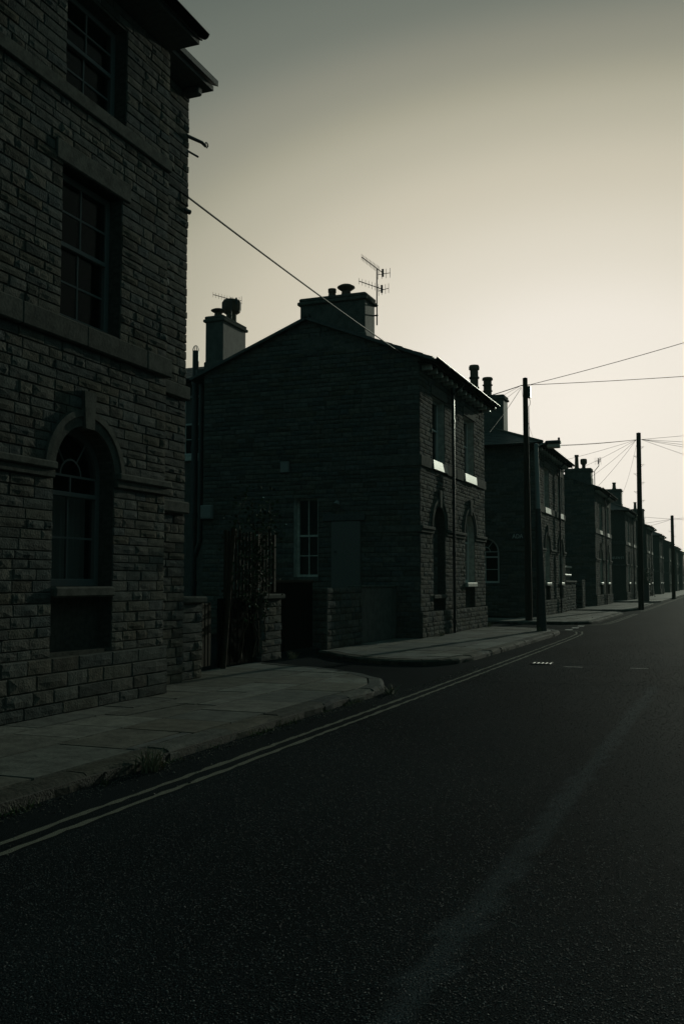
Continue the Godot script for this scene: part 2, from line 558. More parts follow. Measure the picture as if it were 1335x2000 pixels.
# fills a rectangle of a wall with courses of stones; returns [basis transform, kind]
func lay(f: Frame, u0: float, u1: float, v0: float, v1: float, blocked: Callable, course: float, lo: float, hi: float, proud: float, list: Array) -> void:
	var rows = maxi(1, roundi((v1 - v0) / course))
	var hs = []
	var total = 0.0
	for i in rows:
		var q = rng.randf_range(0.82, 1.2)
		hs.append(q); total += q
	var v = v0
	for i in rows:
		var hgt: float = hs[i] / total * (v1 - v0)
		var gaps: Array = blocked.call(v, v + hgt)      # blocked [a, b]
		gaps.sort_custom(func(a, c): return a[0] < c[0])
		var free = []
		var at = u0
		for gp in gaps:
			if gp[0] > at + 0.02: free.append([at, minf(gp[0], u1)])
			at = maxf(at, gp[1])
		if at < u1 - 0.02: free.append([at, u1])
		for fr in free:
			var a: float = fr[0]
			while a < fr[1] - 0.01:
				var l = rng.randf_range(lo, hi)
				if fr[1] - (a + l) < lo * 0.7: l = fr[1] - a
				var j = 0.003
				var d = proud * rng.randf_range(0.55, 1.35)
				var bs = Basis(f.u * (l - 2 * j), UP * (hgt - 2 * j), f.n * d)
				var ratio = l / hgt
				var cls = 0 if ratio < 1.85 else (1 if ratio < 3.0 else 2)
				list.append([Transform3D(bs, f.p(a + j, v + j, 0.0)), cls * 8 + rng.randi() % 8, maxf(l, hgt)])
				a += l
		v += hgt

func place_stones(list: Array, parent: Node3D, keep := 300, called := "stone") -> void:
	var org = parent_origin(parent)
	var order = []
	for i in list.size():
		var t: Transform3D = list[i][0]
		order.append([seen_size(t * Vector3(0.5, 0.5, 0.5), list[i][2]), i])
	order.sort_custom(func(a, c): return a[0] > c[0])
	var rest = MB.new()
	for k in order.size():
		var e: Array = list[order[k][1]]
		if k < keep and order[k][0] >= 10.0:
			var o = MeshInstance3D.new()
			o.name = called
			o.mesh = stone_meshes[e[1]]
			o.material_override = M.stone
			parent.add_child(o, true)
			o.transform = Transform3D(e[0].basis, e[0].origin - org)
		else:
			var t: Transform3D = e[0]
			var nb = t.basis.inverse().transposed()
			var dv: PackedVector3Array = stone_data[e[1]][0]; var dn: PackedVector3Array = stone_data[e[1]][1]
			var tone: Color = stone_data[e[1]][2] * rng.randf_range(0.85, 1.15)
			rest.v.append_array(t * dv)
			for i in dn.size(): rest.n.append((nb * dn[i]).normalized())
			var cc = PackedColorArray(); cc.resize(dv.size()); cc.fill(tone)
			rest.c.append_array(cc)
	if rest.v.size(): put(rest, "stonework", M.stone, parent, "stuff")

func no_gaps(_a: float, _b: float) -> Array: return []

func gaps_of(openings: Array, grow: float) -> Callable:
	return func(va: float, vb: float) -> Array:
		var out = []
		var vm = (va + vb) * 0.5
		for o in openings:
			if vm < o.v0: continue
			var g: float = o.get("grow", 0.0)
			if vm <= o.v1 + (0.0 if o.arch else o.get("head", 0.0)):
				out.append([o.u0 - (g if o.arch and vm > o.v1 else 0.0), o.u1])
			elif o.arch:
				var r: float = (o.u1 - o.u0) * 0.5 + grow
				var d = vm - o.v1
				if d < r:
					var hw = sqrt(r * r - d * d)
					var c: float = (o.u0 + o.u1) * 0.5
					out.append([c - hw, c + hw])
		return out

# ---------------------------------------------------------------- house parts
func sash_window(parent: Node3D, f: Frame, o: Dictionary, n: float, v0: float, rows_up: int, rows_low: int, cols: int, fm: Material, arch := false, blind := 0.0, curtain := false) -> void:
	var w = holder("window", parent)
	var u0: float = o.u0; var u1: float = o.u1; var v1: float = o.v1
	var fw = 0.075
	var b = MB.new()
	fbox(b, f, u0, u0 + fw, v0, v1, n - 0.05, n + 0.03, 0.006)
	fbox(b, f, u1 - fw, u1, v0, v1, n - 0.05, n + 0.03, 0.006)
	fbox(b, f, u0 + fw, u1 - fw, v0, v0 + 0.08, n - 0.05, n + 0.03, 0.006)
	var uc = (u0 + u1) * 0.5
	var r = (u1 - u0) * 0.5
	if arch:
		for i in 14:
			var a0 = PI * i / 14.0; var a1 = PI * (i + 1) / 14.0
			var q = []
			for rr in [r - fw, r]:
				for aa in [a0, a1]: q.append([uc - cos(aa) * rr, v1 + sin(aa) * rr])
			b.quad(f.p(q[0][0], q[0][1], n + 0.03), f.p(q[1][0], q[1][1], n + 0.03), f.p(q[3][0], q[3][1], n + 0.03), f.p(q[2][0], q[2][1], n + 0.03))
			b.quad(f.p(q[0][0], q[0][1], n - 0.05), f.p(q[1][0], q[1][1], n - 0.05), f.p(q[1][0], q[1][1], n + 0.03), f.p(q[0][0], q[0][1], n + 0.03))
	else:
		fbox(b, f, u0 + fw, u1 - fw, v1 - 0.07, v1, n - 0.05, n + 0.03, 0.006)
	put(b, "frame", fm, w)
	var top = v1 if arch else v1 - 0.07
	var mid = lerpf(v0 + 0.08, top, 0.52) if not arch else lerpf(v0 + 0.08, top, 0.82)
	var mr = MB.new()
	fbox(mr, f, u0 + fw, u1 - fw, mid - 0.025, mid + 0.025, n - 0.03, n + 0.035, 0.005)
	put(mr, "meeting_rail", fm, w)
	var bars = func(a: float, c: float, lo: float, hi: float, nn: float) -> void:
		var t = MB.new()
		if absf(c - a) < 1e-6: fbox(t, f, a - 0.011, a + 0.011, lo, hi, nn - 0.012, nn + 0.012)
		else: fbox(t, f, a, c, lo - 0.011, lo + 0.011, nn - 0.0105, nn + 0.0105)
		put(t, "glazing_bar", fm, w)
	for part in [[v0 + 0.08, mid - 0.025, rows_low, n - 0.015], [mid + 0.025, top, rows_up, n + 0.012]]:
		for i in range(1, cols):
			var uu = lerpf(u0 + fw, u1 - fw, float(i) / cols)
			bars.call(uu, uu, part[0], part[1], part[3])
		for i in range(1, part[2]):
			var vv = lerpf(part[0], part[1], float(i) / part[2])
			bars.call(u0 + fw, u1 - fw, vv, vv, part[3])
		for i in cols:
			for k in part[2]:
				var t = MB.new()
				var a = lerpf(u0 + fw, u1 - fw, float(i) / cols) + 0.008; var c = lerpf(u0 + fw, u1 - fw, float(i + 1) / cols) - 0.008
				var lo = lerpf(part[0], part[1], float(k) / part[2]); var hi = lerpf(part[0], part[1], float(k + 1) / part[2])
				fbox(t, f, a, c, lo, hi, part[3] - 0.003, part[3] + 0.001)
				put(t, "pane", M.glass, w)
	if arch:
		# fanlight: an inner half ring, spokes and one fan of glass
		var fr = MB.new()
		var ri = r * 0.34
		for i in 10:
			var a0 = PI * i / 10.0; var a1 = PI * (i + 1) / 10.0
			for ring in [[ri - 0.011, ri + 0.011]]:
				fr.quad(f.p(uc - cos(a0) * ring[0], v1 + sin(a0) * ring[0], n + 0.024), f.p(uc - cos(a1) * ring[0], v1 + sin(a1) * ring[0], n + 0.024), f.p(uc - cos(a1) * ring[1], v1 + sin(a1) * ring[1], n + 0.024), f.p(uc - cos(a0) * ring[1], v1 + sin(a0) * ring[1], n + 0.024))
		for an in [PI * 0.3, PI * 0.7]:
			var d = Vector2(-cos(an), sin(an))
			fr.tube([f.p(uc + d.x * ri, v1 + d.y * ri, n + 0.01), f.p(uc + d.x * (r - fw), v1 + d.y * (r - fw), n + 0.01)], 0.012, 0.012, 4)
		fbox(fr, f, u0 + fw, u1 - fw, v1 - 0.012, v1 + 0.012, n - 0.01, n + 0.022)
		put(fr, "fanlight_bar", fm, w)
		var gp = MB.new()
		for i in 14:
			var a0 = PI * i / 14.0; var a1 = PI * (i + 1) / 14.0
			var rr = r - fw * 0.8
			gp.tri(f.p(uc, v1, n), f.p(uc - cos(a1) * rr, v1 + sin(a1) * rr, n), f.p(uc - cos(a0) * rr, v1 + sin(a0) * rr, n))
		put(gp, "pane", M.glass, w)
	if blind > 0.0:
		var t = MB.new()
		fbox(t, f, u0 + 0.06, u1 - 0.06, lerpf(top, v0, blind), top, n - 0.13, n - 0.12)
		put(t, "blind", M.cloth, w)
	if curtain:
		var t = MB.new()
		var steps = 30
		for i in steps:
			var a = lerpf(u0 + 0.03, u1 - 0.03, float(i) / steps); var c = lerpf(u0 + 0.03, u1 - 0.03, float(i + 1) / steps)
			var na = n - 0.16 + sin(i * 1.9) * 0.022 + sin(i * 0.7) * 0.012; var nc = n - 0.16 + sin((i + 1) * 1.9) * 0.022 + sin((i + 1) * 0.7) * 0.012
			t.quad(f.p(a, v0 + 0.05, na), f.p(c, v0 + 0.05, nc), f.p(c, mid + 0.05, nc), f.p(a, mid + 0.05, na))
		put(t, "curtain", M.cloth, w)

func arch_surround(parent: Node3D, f: Frame, uc: float, r: float, v: float, wide: float, proud: float, key_top: float, m: Material = null) -> void:
	var b = MB.new()
	var steps = 22
	for i in steps:
		var a0 = PI * i / steps; var a1 = PI * (i + 1) / steps
		var pt = func(a: float, rr: float, n: float) -> Vector3: return f.p(uc - cos(a) * rr, v + sin(a) * rr, n)
		b.quad(pt.call(a0, r, proud * 0.8), pt.call(a1, r, proud * 0.8), pt.call(a1, r + wide * 0.55, proud * 0.8), pt.call(a0, r + wide * 0.55, proud * 0.8))
		b.quad(pt.call(a0, r, -0.16), pt.call(a1, r, -0.16), pt.call(a1, r, proud * 0.8), pt.call(a0, r, proud * 0.8))
		b.quad(pt.call(a0, r + wide * 0.55, proud * 0.8), pt.call(a1, r + wide * 0.55, proud * 0.8), pt.call(a1, r + wide * 0.6, proud * 1.5), pt.call(a0, r + wide * 0.6, proud * 1.5))
		b.quad(pt.call(a0, r + wide * 0.6, proud * 1.5), pt.call(a1, r + wide * 0.6, proud * 1.5), pt.call(a1, r + wide, proud * 1.4), pt.call(a0, r + wide, proud * 1.4))
		b.quad(pt.call(a0, r + wide, proud * 1.4), pt.call(a1, r + wide, proud * 1.4), pt.call(a1, r + wide, 0.0), pt.call(a0, r + wide, 0.0))
	put(b, "arch_surround", m if m else M.ashlar, parent)
	var k = MB.new()
	var lo = v + r - 0.03
	var p = []
	for q in [[-0.075, lo], [0.075, lo], [0.105, key_top], [-0.105, key_top]]: p.append(q)
	var n0 = -0.1; var n1 = proud * 2.1
	var fr = []; var bk = []
	for q in p:
		fr.append(f.p(uc + q[0], q[1], n1)); bk.append(f.p(uc + q[0], q[1], n0))
	k.quad(fr[0], fr[1], fr[2], fr[3])
	for i in 4:
		var j = (i + 1) % 4
		k.quad(bk[i], bk[j], fr[j], fr[i])
	put(k, "keystone", m if m else M.ashlar, parent)

func band(parent: Node3D, called: String, f: Frame, u0: float, u1: float, v0: float, v1: float, proud: float, m: Material) -> void:
	var a = u0      # laid in blocks with tight joints
	while a < u1 - 0.01:
		var l = rng.randf_range(0.8, 1.25)
		if u1 - (a + l) < 0.5: l = u1 - a
		var b = MB.new()
		b.tone = Color(1, 1, 1) * rng.randf_range(0.85, 1.1)
		fbox(b, f, a + 0.002, a + l - 0.002, v0, v1, -0.02, proud + rng.randf_range(-0.003, 0.003), 0.012)
		put(b, called, m, parent)
		a += l

func moulded_band(parent: Node3D, f: Frame, u0: float, u1: float, v0: float, v1: float, m: Material = null) -> void:
	var b = MB.new()
	var hv = lerpf(v0, v1, 0.5)
	fbox(b, f, u0, u1, v0, hv, -0.02, 0.05, 0.008)
	fbox(b, f, u0, u1, hv + 0.0005, v1, -0.02, 0.085, 0.014)
	put(b, "impost_band", m if m else M.ashlar, parent)

func downpipe(parent: Node3D, base: Vector3, y1: float, out: Vector3, r := 0.04) -> void:
	var p = MB.new()
	p.tube([base, base + UP * (y1 - base.y)], r, r, 10)
	p.tube([base + UP * (y1 - base.y), base + UP * (y1 - base.y + 0.25) + out * 0.3], r, r, 10)
	var y = 0.25
	while y < y1 - 0.3:
		p.tube([base + UP * (y - base.y), base + UP * (y - base.y + 0.09)], r * 1.3, r * 1.3, 10)
		y += 1.75
	p.lathe(base + UP * (y1 - base.y - 0.05), [[r, 0.0], [r * 2.0, 0.06], [r * 2.1, 0.2], [r * 1.2, 0.2]], 10)
	put(p, "downpipe", M.gloss_black, parent)

func pot_shape(at: Vector3, h: float, r: float, style: int) -> MB:
	var b = MB.new()
	if style == 0: b.lathe(at, [[r * 1.25, 0], [r * 1.2, 0.08], [r, 0.12], [r * 0.85, h * 0.8], [r * 0.85, h - 0.1], [r * 1.05, h - 0.09], [r * 1.05, h], [r * 0.6, h], [r * 0.55, h - 0.2]], 14)
	elif style == 1: b.lathe(at, [[r * 1.1, 0], [r, h * 0.45], [r * 0.9, h * 0.55], [r * 1.9, h * 0.8], [r * 1.85, h * 0.88], [r * 1.2, h], [0.0, h * 1.03]], 14)
	elif style == 2: b.lathe(at, [[r * 0.9, 0], [r * 0.9, h * 0.28], [r * 1.1, h * 0.3], [r * 1.1, h * 0.34], [r * 0.92, h * 0.36], [r * 0.92, h * 0.58], [r * 1.15, h * 0.6], [r * 1.15, h * 0.64], [r * 0.92, h * 0.66], [r * 0.92, h * 0.86], [r * 1.2, h * 0.87], [r * 1.2, h * 0.94], [r * 1.02, h], [r * 0.5, h]], 14)
	else: b.lathe(at, [[r * 0.8, 0], [r * 0.8, h * 0.4], [r * 1.35, h * 0.5], [r * 1.5, h * 0.62], [r * 1.5, h * 0.9], [r * 1.25, h], [0.0, h * 1.02]], 14)
	return b

func chimney(parent: Node3D, x0: float, x1: float, z0: float, z1: float, y0: float, y1: float, pots: Array, m: Material) -> Node3D:
	# z0 nearer (greater), z1 farther
	var b = MB.new()
	b.box(Vector3(x0, y0, z1), Vector3(x1 - x0, 0, 0), Vector3(0, y1 - y0 - 0.16, 0), Vector3(0, 0, z0 - z1), 0.02)
	b.box(Vector3(x0 - 0.035, y0 + 0.0, z1 - 0.035), Vector3(x1 - x0 + 0.07, 0, 0), Vector3(0, 0.45, 0), Vector3(0, 0, z0 - z1 + 0.07), 0.03)
	var o = put(b, "chimney", m, parent)
	var c = MB.new()
	c.box(Vector3(x0 - 0.06, y1 - 0.19, z1 - 0.06), Vector3(x1 - x0 + 0.12, 0, 0), Vector3(0, 0.09, 0), Vector3(0, 0, z0 - z1 + 0.12), 0.02)
	c.box(Vector3(x0 - 0.03, y1 - 0.0995, z1 - 0.03), Vector3(x1 - x0 + 0.06, 0, 0), Vector3(0, 0.1, 0), Vector3(0, 0, z0 - z1 + 0.06), 0.04)
	put(c, "cap", M.ashlar, o)
	for q in pots:
		put(pot_shape(Vector3(q[0], y1 - 0.02, q[1]), q[2], q[3], q[4]), "chimney_pot", M.clay, o)
	return o

func roof_slab(b: MB, a: Vector3, c: Vector3, d: Vector3, e: Vector3, thick: float) -> void:      # counter-clockwise from above
	var dn = UP * -thick
	b.quad(a, c, d, e)
	b.quad(e + dn, d + dn, c + dn, a + dn)
	for q in [[a, c], [c, d], [d, e], [e, a]]: b.quad(q[0] + dn, q[1] + dn, q[1], q[0])

# overlapping slates on a slope given by its eave (a to c, counter-clockwise from outside) and the two upper corners
func slates(parent: Node3D, a: Vector3, c: Vector3, d: Vector3, e: Vector3, pitch: float, wide: float, as_parts: bool) -> void:
	var run = (e + d) * 0.5 - (a + c) * 0.5
	var nrm = (c - a).cross(e - a)
	if nrm.length() < 1e-5: nrm = (c - a).cross(d - a)
	nrm = nrm.normalized()
	var rows = int(run.length() / pitch)
	var all = MB.new()
	var kinds = []
	var placed = 0
	for r in rows:
		var t0 = float(r) / rows; var t1 = minf((r + 1.25) / rows, 1.0)
		var l0 = a.lerp(e, t0); var r0 = c.lerp(d, t0); var l1 = a.lerp(e, t1); var r1 = c.lerp(d, t1)
		var along = (r0 - l0)
		var len = along.length()
		if len < 0.1: continue
		along /= len
		var up1 = run.normalized() * (run.length() * (t1 - t0))
		var x = -wide * (0.5 if r % 2 else 0.0)
		while x < len:
			var w = wide * rng.randf_range(0.85, 1.12)
			var x0 = maxf(x, 0.0) + 0.004; var x1 = minf(x + w, len) - 0.004
			if x1 - x0 > 0.03:
				var lift = nrm * rng.randf_range(0.012, 0.024)
				var b = MB.new() if as_parts and placed < 290 else all
				b.tone = Color(1, 1, 1) * rng.randf_range(0.65, 1.25)
				# keep the upper edge inside the slope's narrowing outline
				var lim0 = (l1 - l0).dot(along); var lim1 = len + (r1 - r0).dot(along)
				var y0 = clampf(x0, lim0, lim1); var y1 = clampf(x1, lim0, lim1)
				var p0 = l0 + along * x0 + lift; var p1 = l0 + along * x1 + lift
				var q0 = l0 + along * y0 + up1 + nrm * 0.004; var q1 = l0 + along * y1 + up1 + nrm * 0.004
				b.quad(p0, p1, q1, q0)
				b.quad(p0 - lift, p1 - lift, p1, p0)
				b.quad(p1 - lift, q1 - nrm * 0.004, q1, p1)
				b.quad(q0 - nrm * 0.004, p0 - lift, p0, q0)
				if b != all:
					put(b, "slate", M.slate, parent); placed += 1
			x += w
	if all.v.size(): put(all, "slating", M.slate, parent, "stuff")

func brackets(parent: Node3D, f: Frame, us: Array, v: float, out: float) -> void:
	for u in us:
		var b = MB.new()
		fbox(b, f, u - 0.045, u + 0.045, v - 0.13, v, 0.0, out * 0.72, 0.012)
		put(b, "eave_bracket", M.paint, parent)

func gutter(parent: Node3D, a: Vector3, c: Vector3, out: Vector3, r := 0.06) -> void:      # half round, open on top
	var b = MB.new()
	var seg = maxi(1, int((c - a).length() / 1.8))
	var steps = 9
	for k in steps:
		var a0 = PI * k / steps; var a1 = PI * (k + 1) / steps
		var d0 = -out * cos(a0) - UP * sin(a0); var d1 = -out * cos(a1) - UP * sin(a1)
		for s in [[r, 1.0], [r - 0.006, -1.0]]:
			var p = a + d0 * s[0]; var q = a + d1 * s[0]; var p2 = c + d0 * s[0]; var q2 = c + d1 * s[0]
			if s[1] > 0: b.smooth_tri(p, q, q2, d0, d1, d1); b.smooth_tri(p, q2, p2, d0, d1, d0)
			else: b.smooth_tri(q, p, p2, -d1, -d0, -d0); b.smooth_tri(q, p2, q2, -d1, -d0, -d1)
	for e in [-out, out]: b.box(a + e * r - out * 0.006 - UP * 0.003, c - a, UP * 0.006, (out * 0.012) if (c - a).cross(UP).dot(out) > 0 else out * 0.012)
	for i in range(1, seg + 1):
		var m = a.lerp(c, (i - 0.5) / seg)
		var t = (c - a).normalized() * 0.04
		for k in steps:
			var a0 = PI * k / steps; var a1 = PI * (k + 1) / steps
			var d0 = (-out * cos(a0) - UP * sin(a0)) * (r + 0.009); var d1 = (-out * cos(a1) - UP * sin(a1)) * (r + 0.009)
			b.quad(m - t + d0, m - t + d1, m + t + d1, m + t + d0)
	put(b, "gutter", M.gutter, parent)

# one end house of the terraces: z0 near corner (as positive distance), z1 far corner
func end_house(label: String, d0: float, d1: float, hip: bool, bays: Array, opts: Dictionary) -> Node3D:
	var h = thing("stone_house", label, "house", Vector3(FACADE_X, 0, -(d0 + d1) * 0.5), "end houses along the street")
	var f = frame_x(FACADE_X)
	var gz = frame_z(-d0)
	var back: float = FACADE_X - opts.get("deep", 5.85)
	var eave = 6.62
	var detail: bool = opts.get("detail", true)
	var keep: int = opts.get("keep", 0)
	var ov = 0.36
	var r = 0.56
	var spring = 2.66
	# ---- openings on the street side
	var ops = []
	for q in bays:
		ops.append(opening(q[0] - r, q[0] + r, 0.6, spring, true, 0.24))
		ops.append(opening(q[0] - 0.58, q[0] + 0.58, 4.36, 5.96, false, 0.24))
	var wb = MB.new()
	wall_face(wb, f, d0, d1, 0.0, func(_u): return eave, ops)
	# ---- camera side, far side and back
	var mid = (FACADE_X + back) * 0.5
	var rise: float = opts.get("rise", 1.27)
	var gtop: Callable
	if hip: gtop = func(_u): return eave
	else: gtop = func(u): return eave + rise * (1.0 - absf(u - mid) / (absf(back - FACADE_X) * 0.5 + ov)) + 0.0
	var side_ops: Array = opts.get("side", [])
	wall_face(wb, gz, back, FACADE_X, 0.0, gtop, side_ops, 0.0, [mid])
	var gf = frame_z(-d1); gf.n = Vector3(0, 0, -1)
	var rb = MB.new()
	for q in [[back, mid], [mid, FACADE_X]]:
		wb.quad(gf.p(q[1], 0), gf.p(q[0], 0), gf.p(q[0], gtop.call(q[0])), gf.p(q[1], gtop.call(q[1])))
	wb.quad(Vector3(back, 0, -d1), Vector3(back, 0, -d0), Vector3(back, eave, -d0), Vector3(back, eave, -d1))
	put(wb, "wall", M.mortar, h)
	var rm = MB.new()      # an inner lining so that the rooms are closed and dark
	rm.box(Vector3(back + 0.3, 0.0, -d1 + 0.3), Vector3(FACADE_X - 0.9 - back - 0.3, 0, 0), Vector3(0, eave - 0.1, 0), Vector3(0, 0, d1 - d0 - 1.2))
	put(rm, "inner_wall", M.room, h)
	# ---- stones
	if detail:
		var list = []
		rng.seed = hash(label)
		var st = [] ; st.append_array(ops)
		for o in ops:
			if not o.arch: o["head"] = 0.26
		var gp = gaps_of(ops, 0.1)
		lay(f, d0 - 0.03, d1 + 0.03, 0.62, spring - 0.16, gp, 0.108, 0.16, 0.46, 0.021, list)
		lay(f, d0 - 0.03, d1 + 0.03, spring + 0.0, 4.08, gp, 0.108, 0.16, 0.46, 0.021, list)
		lay(f, d0 - 0.03, d1 + 0.03, 4.34, eave - 0.02, gp, 0.108, 0.16, 0.46, 0.021, list)
		var pl = [] 
		var fp = Frame.new(); fp.o = f.o + f.n * 0.05; fp.u = f.u; fp.n = f.n
		lay(fp, d0 - 0.05, d1 + 0.05, 0.0, 0.6, no_gaps, 0.13, 0.18, 0.45, 0.025, pl)
		var pb = MB.new()
		fbox(pb, f, d0 - 0.05, d1 + 0.05, 0.0, 0.6, -0.02, 0.05, 0.01)
		put(pb, "plinth", M.mortar, h)
		list.append_array(pl)
		if opts.get("side_stones", false):
			for o in side_ops: o["head"] = o.get("head", 0.0)
			var sg = gaps_of(side_ops, 0.1)
			var gg = func(va: float, vb: float) -> Array:
				var out: Array = sg.call(va, vb)
				if not hip:
					var vm = vb
					if vm > gtop.call(FACADE_X):
						var k = (vm - eave) / rise
						var half: float = (absf(back - FACADE_X) * 0.5 + ov) * (1.0 - k)
						out.append([back - 1.0, mid - half]); out.append([mid + half, FACADE_X + 1.0])
				return out
			lay(gz, back, FACADE_X + 0.0, 0.0, eave - 0.02, gg, 0.118, 0.2, 0.62, 0.022, list)
			if not hip: lay(gz, back, FACADE_X, eave - 0.02, eave + rise - 0.1, gg, 0.118, 0.2, 0.62, 0.022, list)
		place_stones(list, h, keep)
	# ---- bands and trims
	var edges = [d0 - 0.05]
	for q in bays: edges.append_array([q[0] - r - 0.02, q[0] + r + 0.02])
	edges.append(d1 + 0.05)
	for i in range(0, edges.size(), 2): moulded_band(h, f, edges[i], edges[i + 1], spring - 0.16, spring)
	var cut = [d0 - 0.06]
	for q in bays: cut.append_array([q[0] - 0.68, q[0] + 0.68])
	cut.append(d1 + 0.06)
	for i in range(0, cut.size(), 2): band(h, "sill_band", f, cut[i], cut[i + 1], 4.08, 4.34, 0.055, M.ashlar)
	var gb = MB.new()
	fbox(gb, gz, FACADE_X - 1.35, FACADE_X + 0.03, spring - 0.16, spring, 0.0, 0.045, 0.01)
	fbox(gb, gz, FACADE_X - 1.1, FACADE_X + 0.03, 4.08, 4.34, 0.0, 0.045, 0.01)
	put(gb, "return_band", M.ashlar, h)
	for i in bays.size():
		var q: Array = bays[i]
		arch_surround(h, f, q[0], r, spring, 0.19, 0.036, 3.62)
		var sl = MB.new()
		sl.tone = Color(1, 1, 1) * float(q[2])
		sloped_sill(sl, f, q[0] - 0.66, q[0] + 0.66, 4.11, 4.335)
		put(sl, "painted_sill", M.sill, h)
		var lt = MB.new()
		fbox(lt, f, q[0] - 0.72, q[0] + 0.72, 5.96, 6.22, -0.2, 0.045, 0.012)
		put(lt, "lintel", M.ashlar, h)
		sash_window(h, f, ops[i * 2 + 1], -0.2, 4.36, 1, 1, 2, M.frame, false, 0.3 if i == 0 else 0.45)
		reveal(h, f, ops[i * 2 + 1], 4.36, -0.2)
		if q[1] == "blind":
			var pn = MB.new()
			var o: Dictionary = ops[i * 2]
			fbox(pn, f, o.u0, o.u1, 0.6, spring, -0.24, -0.2)
			for s in 14:
				var a0 = PI * s / 14.0; var a1 = PI * (s + 1) / 14.0
				pn.tri(f.p(q[0], spring, -0.2), f.p(q[0] - cos(a1) * r, spring + sin(a1) * r, -0.2), f.p(q[0] - cos(a0) * r, spring + sin(a0) * r, -0.2))
			put(pn, "blocked_arch", M.mortar, h)
			var bl = []
			lay_back(f, o.u0, o.u1, 1.0, spring, -0.2, bl)
			place_stones(bl, h, 0)
			var s2 = MB.new()
			fbox(s2, f, o.u0 - 0.02, o.u1 + 0.02, 0.9, 1.0, -0.22, 0.05, 0.015)
			put(s2, "stone_sill", M.ashlar, h)
		else:
			var o: Dictionary = ops[i * 2]
			sash_window(h, f, o, -0.2, 1.3, 1, 2, 2, M.frame, true, 0.0, true)
			reveal(h, f, o, 1.3, -0.2)
			var s2 = MB.new()
			s2.tone = Color(1, 1, 1) * float(q[2])
			fbox(s2, f, o.u0 + 0.005, o.u1 - 0.005, 1.18, 1.3, -0.24, 0.09, 0.015)
			put(s2, "painted_sill", M.sill, h)
			var ap = MB.new()
			fbox(ap, f, o.u0, o.u1, 0.6, 1.18, -0.24, -0.13)
			put(ap, "apron", M.mortar, h)
	# ---- roof
	var zn = -d0 + (ov if hip else 0.14); var zf = -d1 - (ov if hip else 0.2)
	var xl = back - ov; var xr = FACADE_X + ov
	var ey = eave + 0.02; var ry = eave + rise + 0.06
	var roof = MB.new()
	if hip:
		var half = (xr - xl) * 0.5
		var zc0 = zn - minf(half, (zn - zf) * 0.5 - 0.3); var zc1 = zf + minf(half, (zn - zf) * 0.5 - 0.3)
		var mx = (xl + xr) * 0.5
		var A = Vector3(xl, ey, zn); var B = Vector3(xr, ey, zn); var C = Vector3(xr, ey, zf); var D = Vector3(xl, ey, zf)
		var R0 = Vector3(mx, ry, zc0); var R1 = Vector3(mx, ry, zc1)
		roof.tri(A, B, R0); roof.quad(B, C, R1, R0); roof.tri(C, D, R1); roof.quad(D, A, R0, R1)
		roof.quad(D, C, B, A)
		put(roof, "roof", M.slate, h)
		slates(h, A, B, R0, R0, 0.24, 0.36, opts.get("slates", false))
		var rg = MB.new()
		for q in [[B, R0], [A, R0], [R0, R1], [C, R1]]: rg.tube([q[0] + UP * 0.03, q[1] + UP * 0.03], 0.06, 0.06, 6)
		put(rg, "ridge_tile", M.ashlar, h)
		gutter(h, Vector3(xl + 0.02, ey - 0.01, zn + 0.03), Vector3(xr, ey - 0.01, zn + 0.03), Vector3(0, 0, 1))
	else:
		var mx = (xl + xr) * 0.5
		roof_slab(roof, Vector3(xr, ey, zn), Vector3(xr, ey, zf), Vector3(mx, ry, zf), Vector3(mx, ry, zn), 0.07)
		roof_slab(roof, Vector3(xl, ey, zf), Vector3(xl, ey, zn), Vector3(mx, ry, zn), Vector3(mx, ry, zf), 0.07)
		put(roof, "roof", M.slate, h)
		slates(h, Vector3(xr, ey, zn), Vector3(xr, ey, zf), Vector3(mx, ry, zf), Vector3(mx, ry, zn), 0.26, 0.36, false)
		var rg = MB.new()
		rg.tube([Vector3(mx, ry + 0.03, zn), Vector3(mx, ry + 0.03, zf)], 0.09, 0.09, 8)
		put(rg, "ridge_tile", M.ashlar, h)
	var so = MB.new()
	so.box(Vector3(FACADE_X, ey - 0.1, zf), Vector3(ov - 0.03, 0, 0), Vector3(0, 0.03, 0), Vector3(0, 0, zn - zf))
	so.box(Vector3(xr - 0.03, ey - 0.13, zf), Vector3(0.028, 0, 0), Vector3(0, 0.12, 0), Vector3(0, 0, zn - zf))
	put(so, "soffit", M.gate, h)
	gutter(h, Vector3(xr + 0.06, ey + 0.0, zn), Vector3(xr + 0.06, ey + 0.0, zf), Vector3(1, 0, 0))
	var us = []
	var nb: int = opts.get("brackets", 13)
	for i in nb: us.append(lerpf(d0 - 0.05, d1 + 0.05, (i + 0.5) / nb))
	brackets(h, f, us, ey - 0.1, ov)
	if opts.has("pipe"): downpipe(h, Vector3(FACADE_X + 0.13, 0.0, -opts.pipe), eave - 0.35, Vector3(1, 0, 0))
	return h

func lay_back(f: Frame, u0: float, u1: float, v0: float, v1: float, n: float, list: Array) -> void:
	var g = Frame.new()
	g.o = f.o + f.n * n; g.u = f.u; g.n = f.n
	lay(g, u0, u1, v0, v1, no_gaps, 0.12, 0.2, 0.5, 0.015, list)

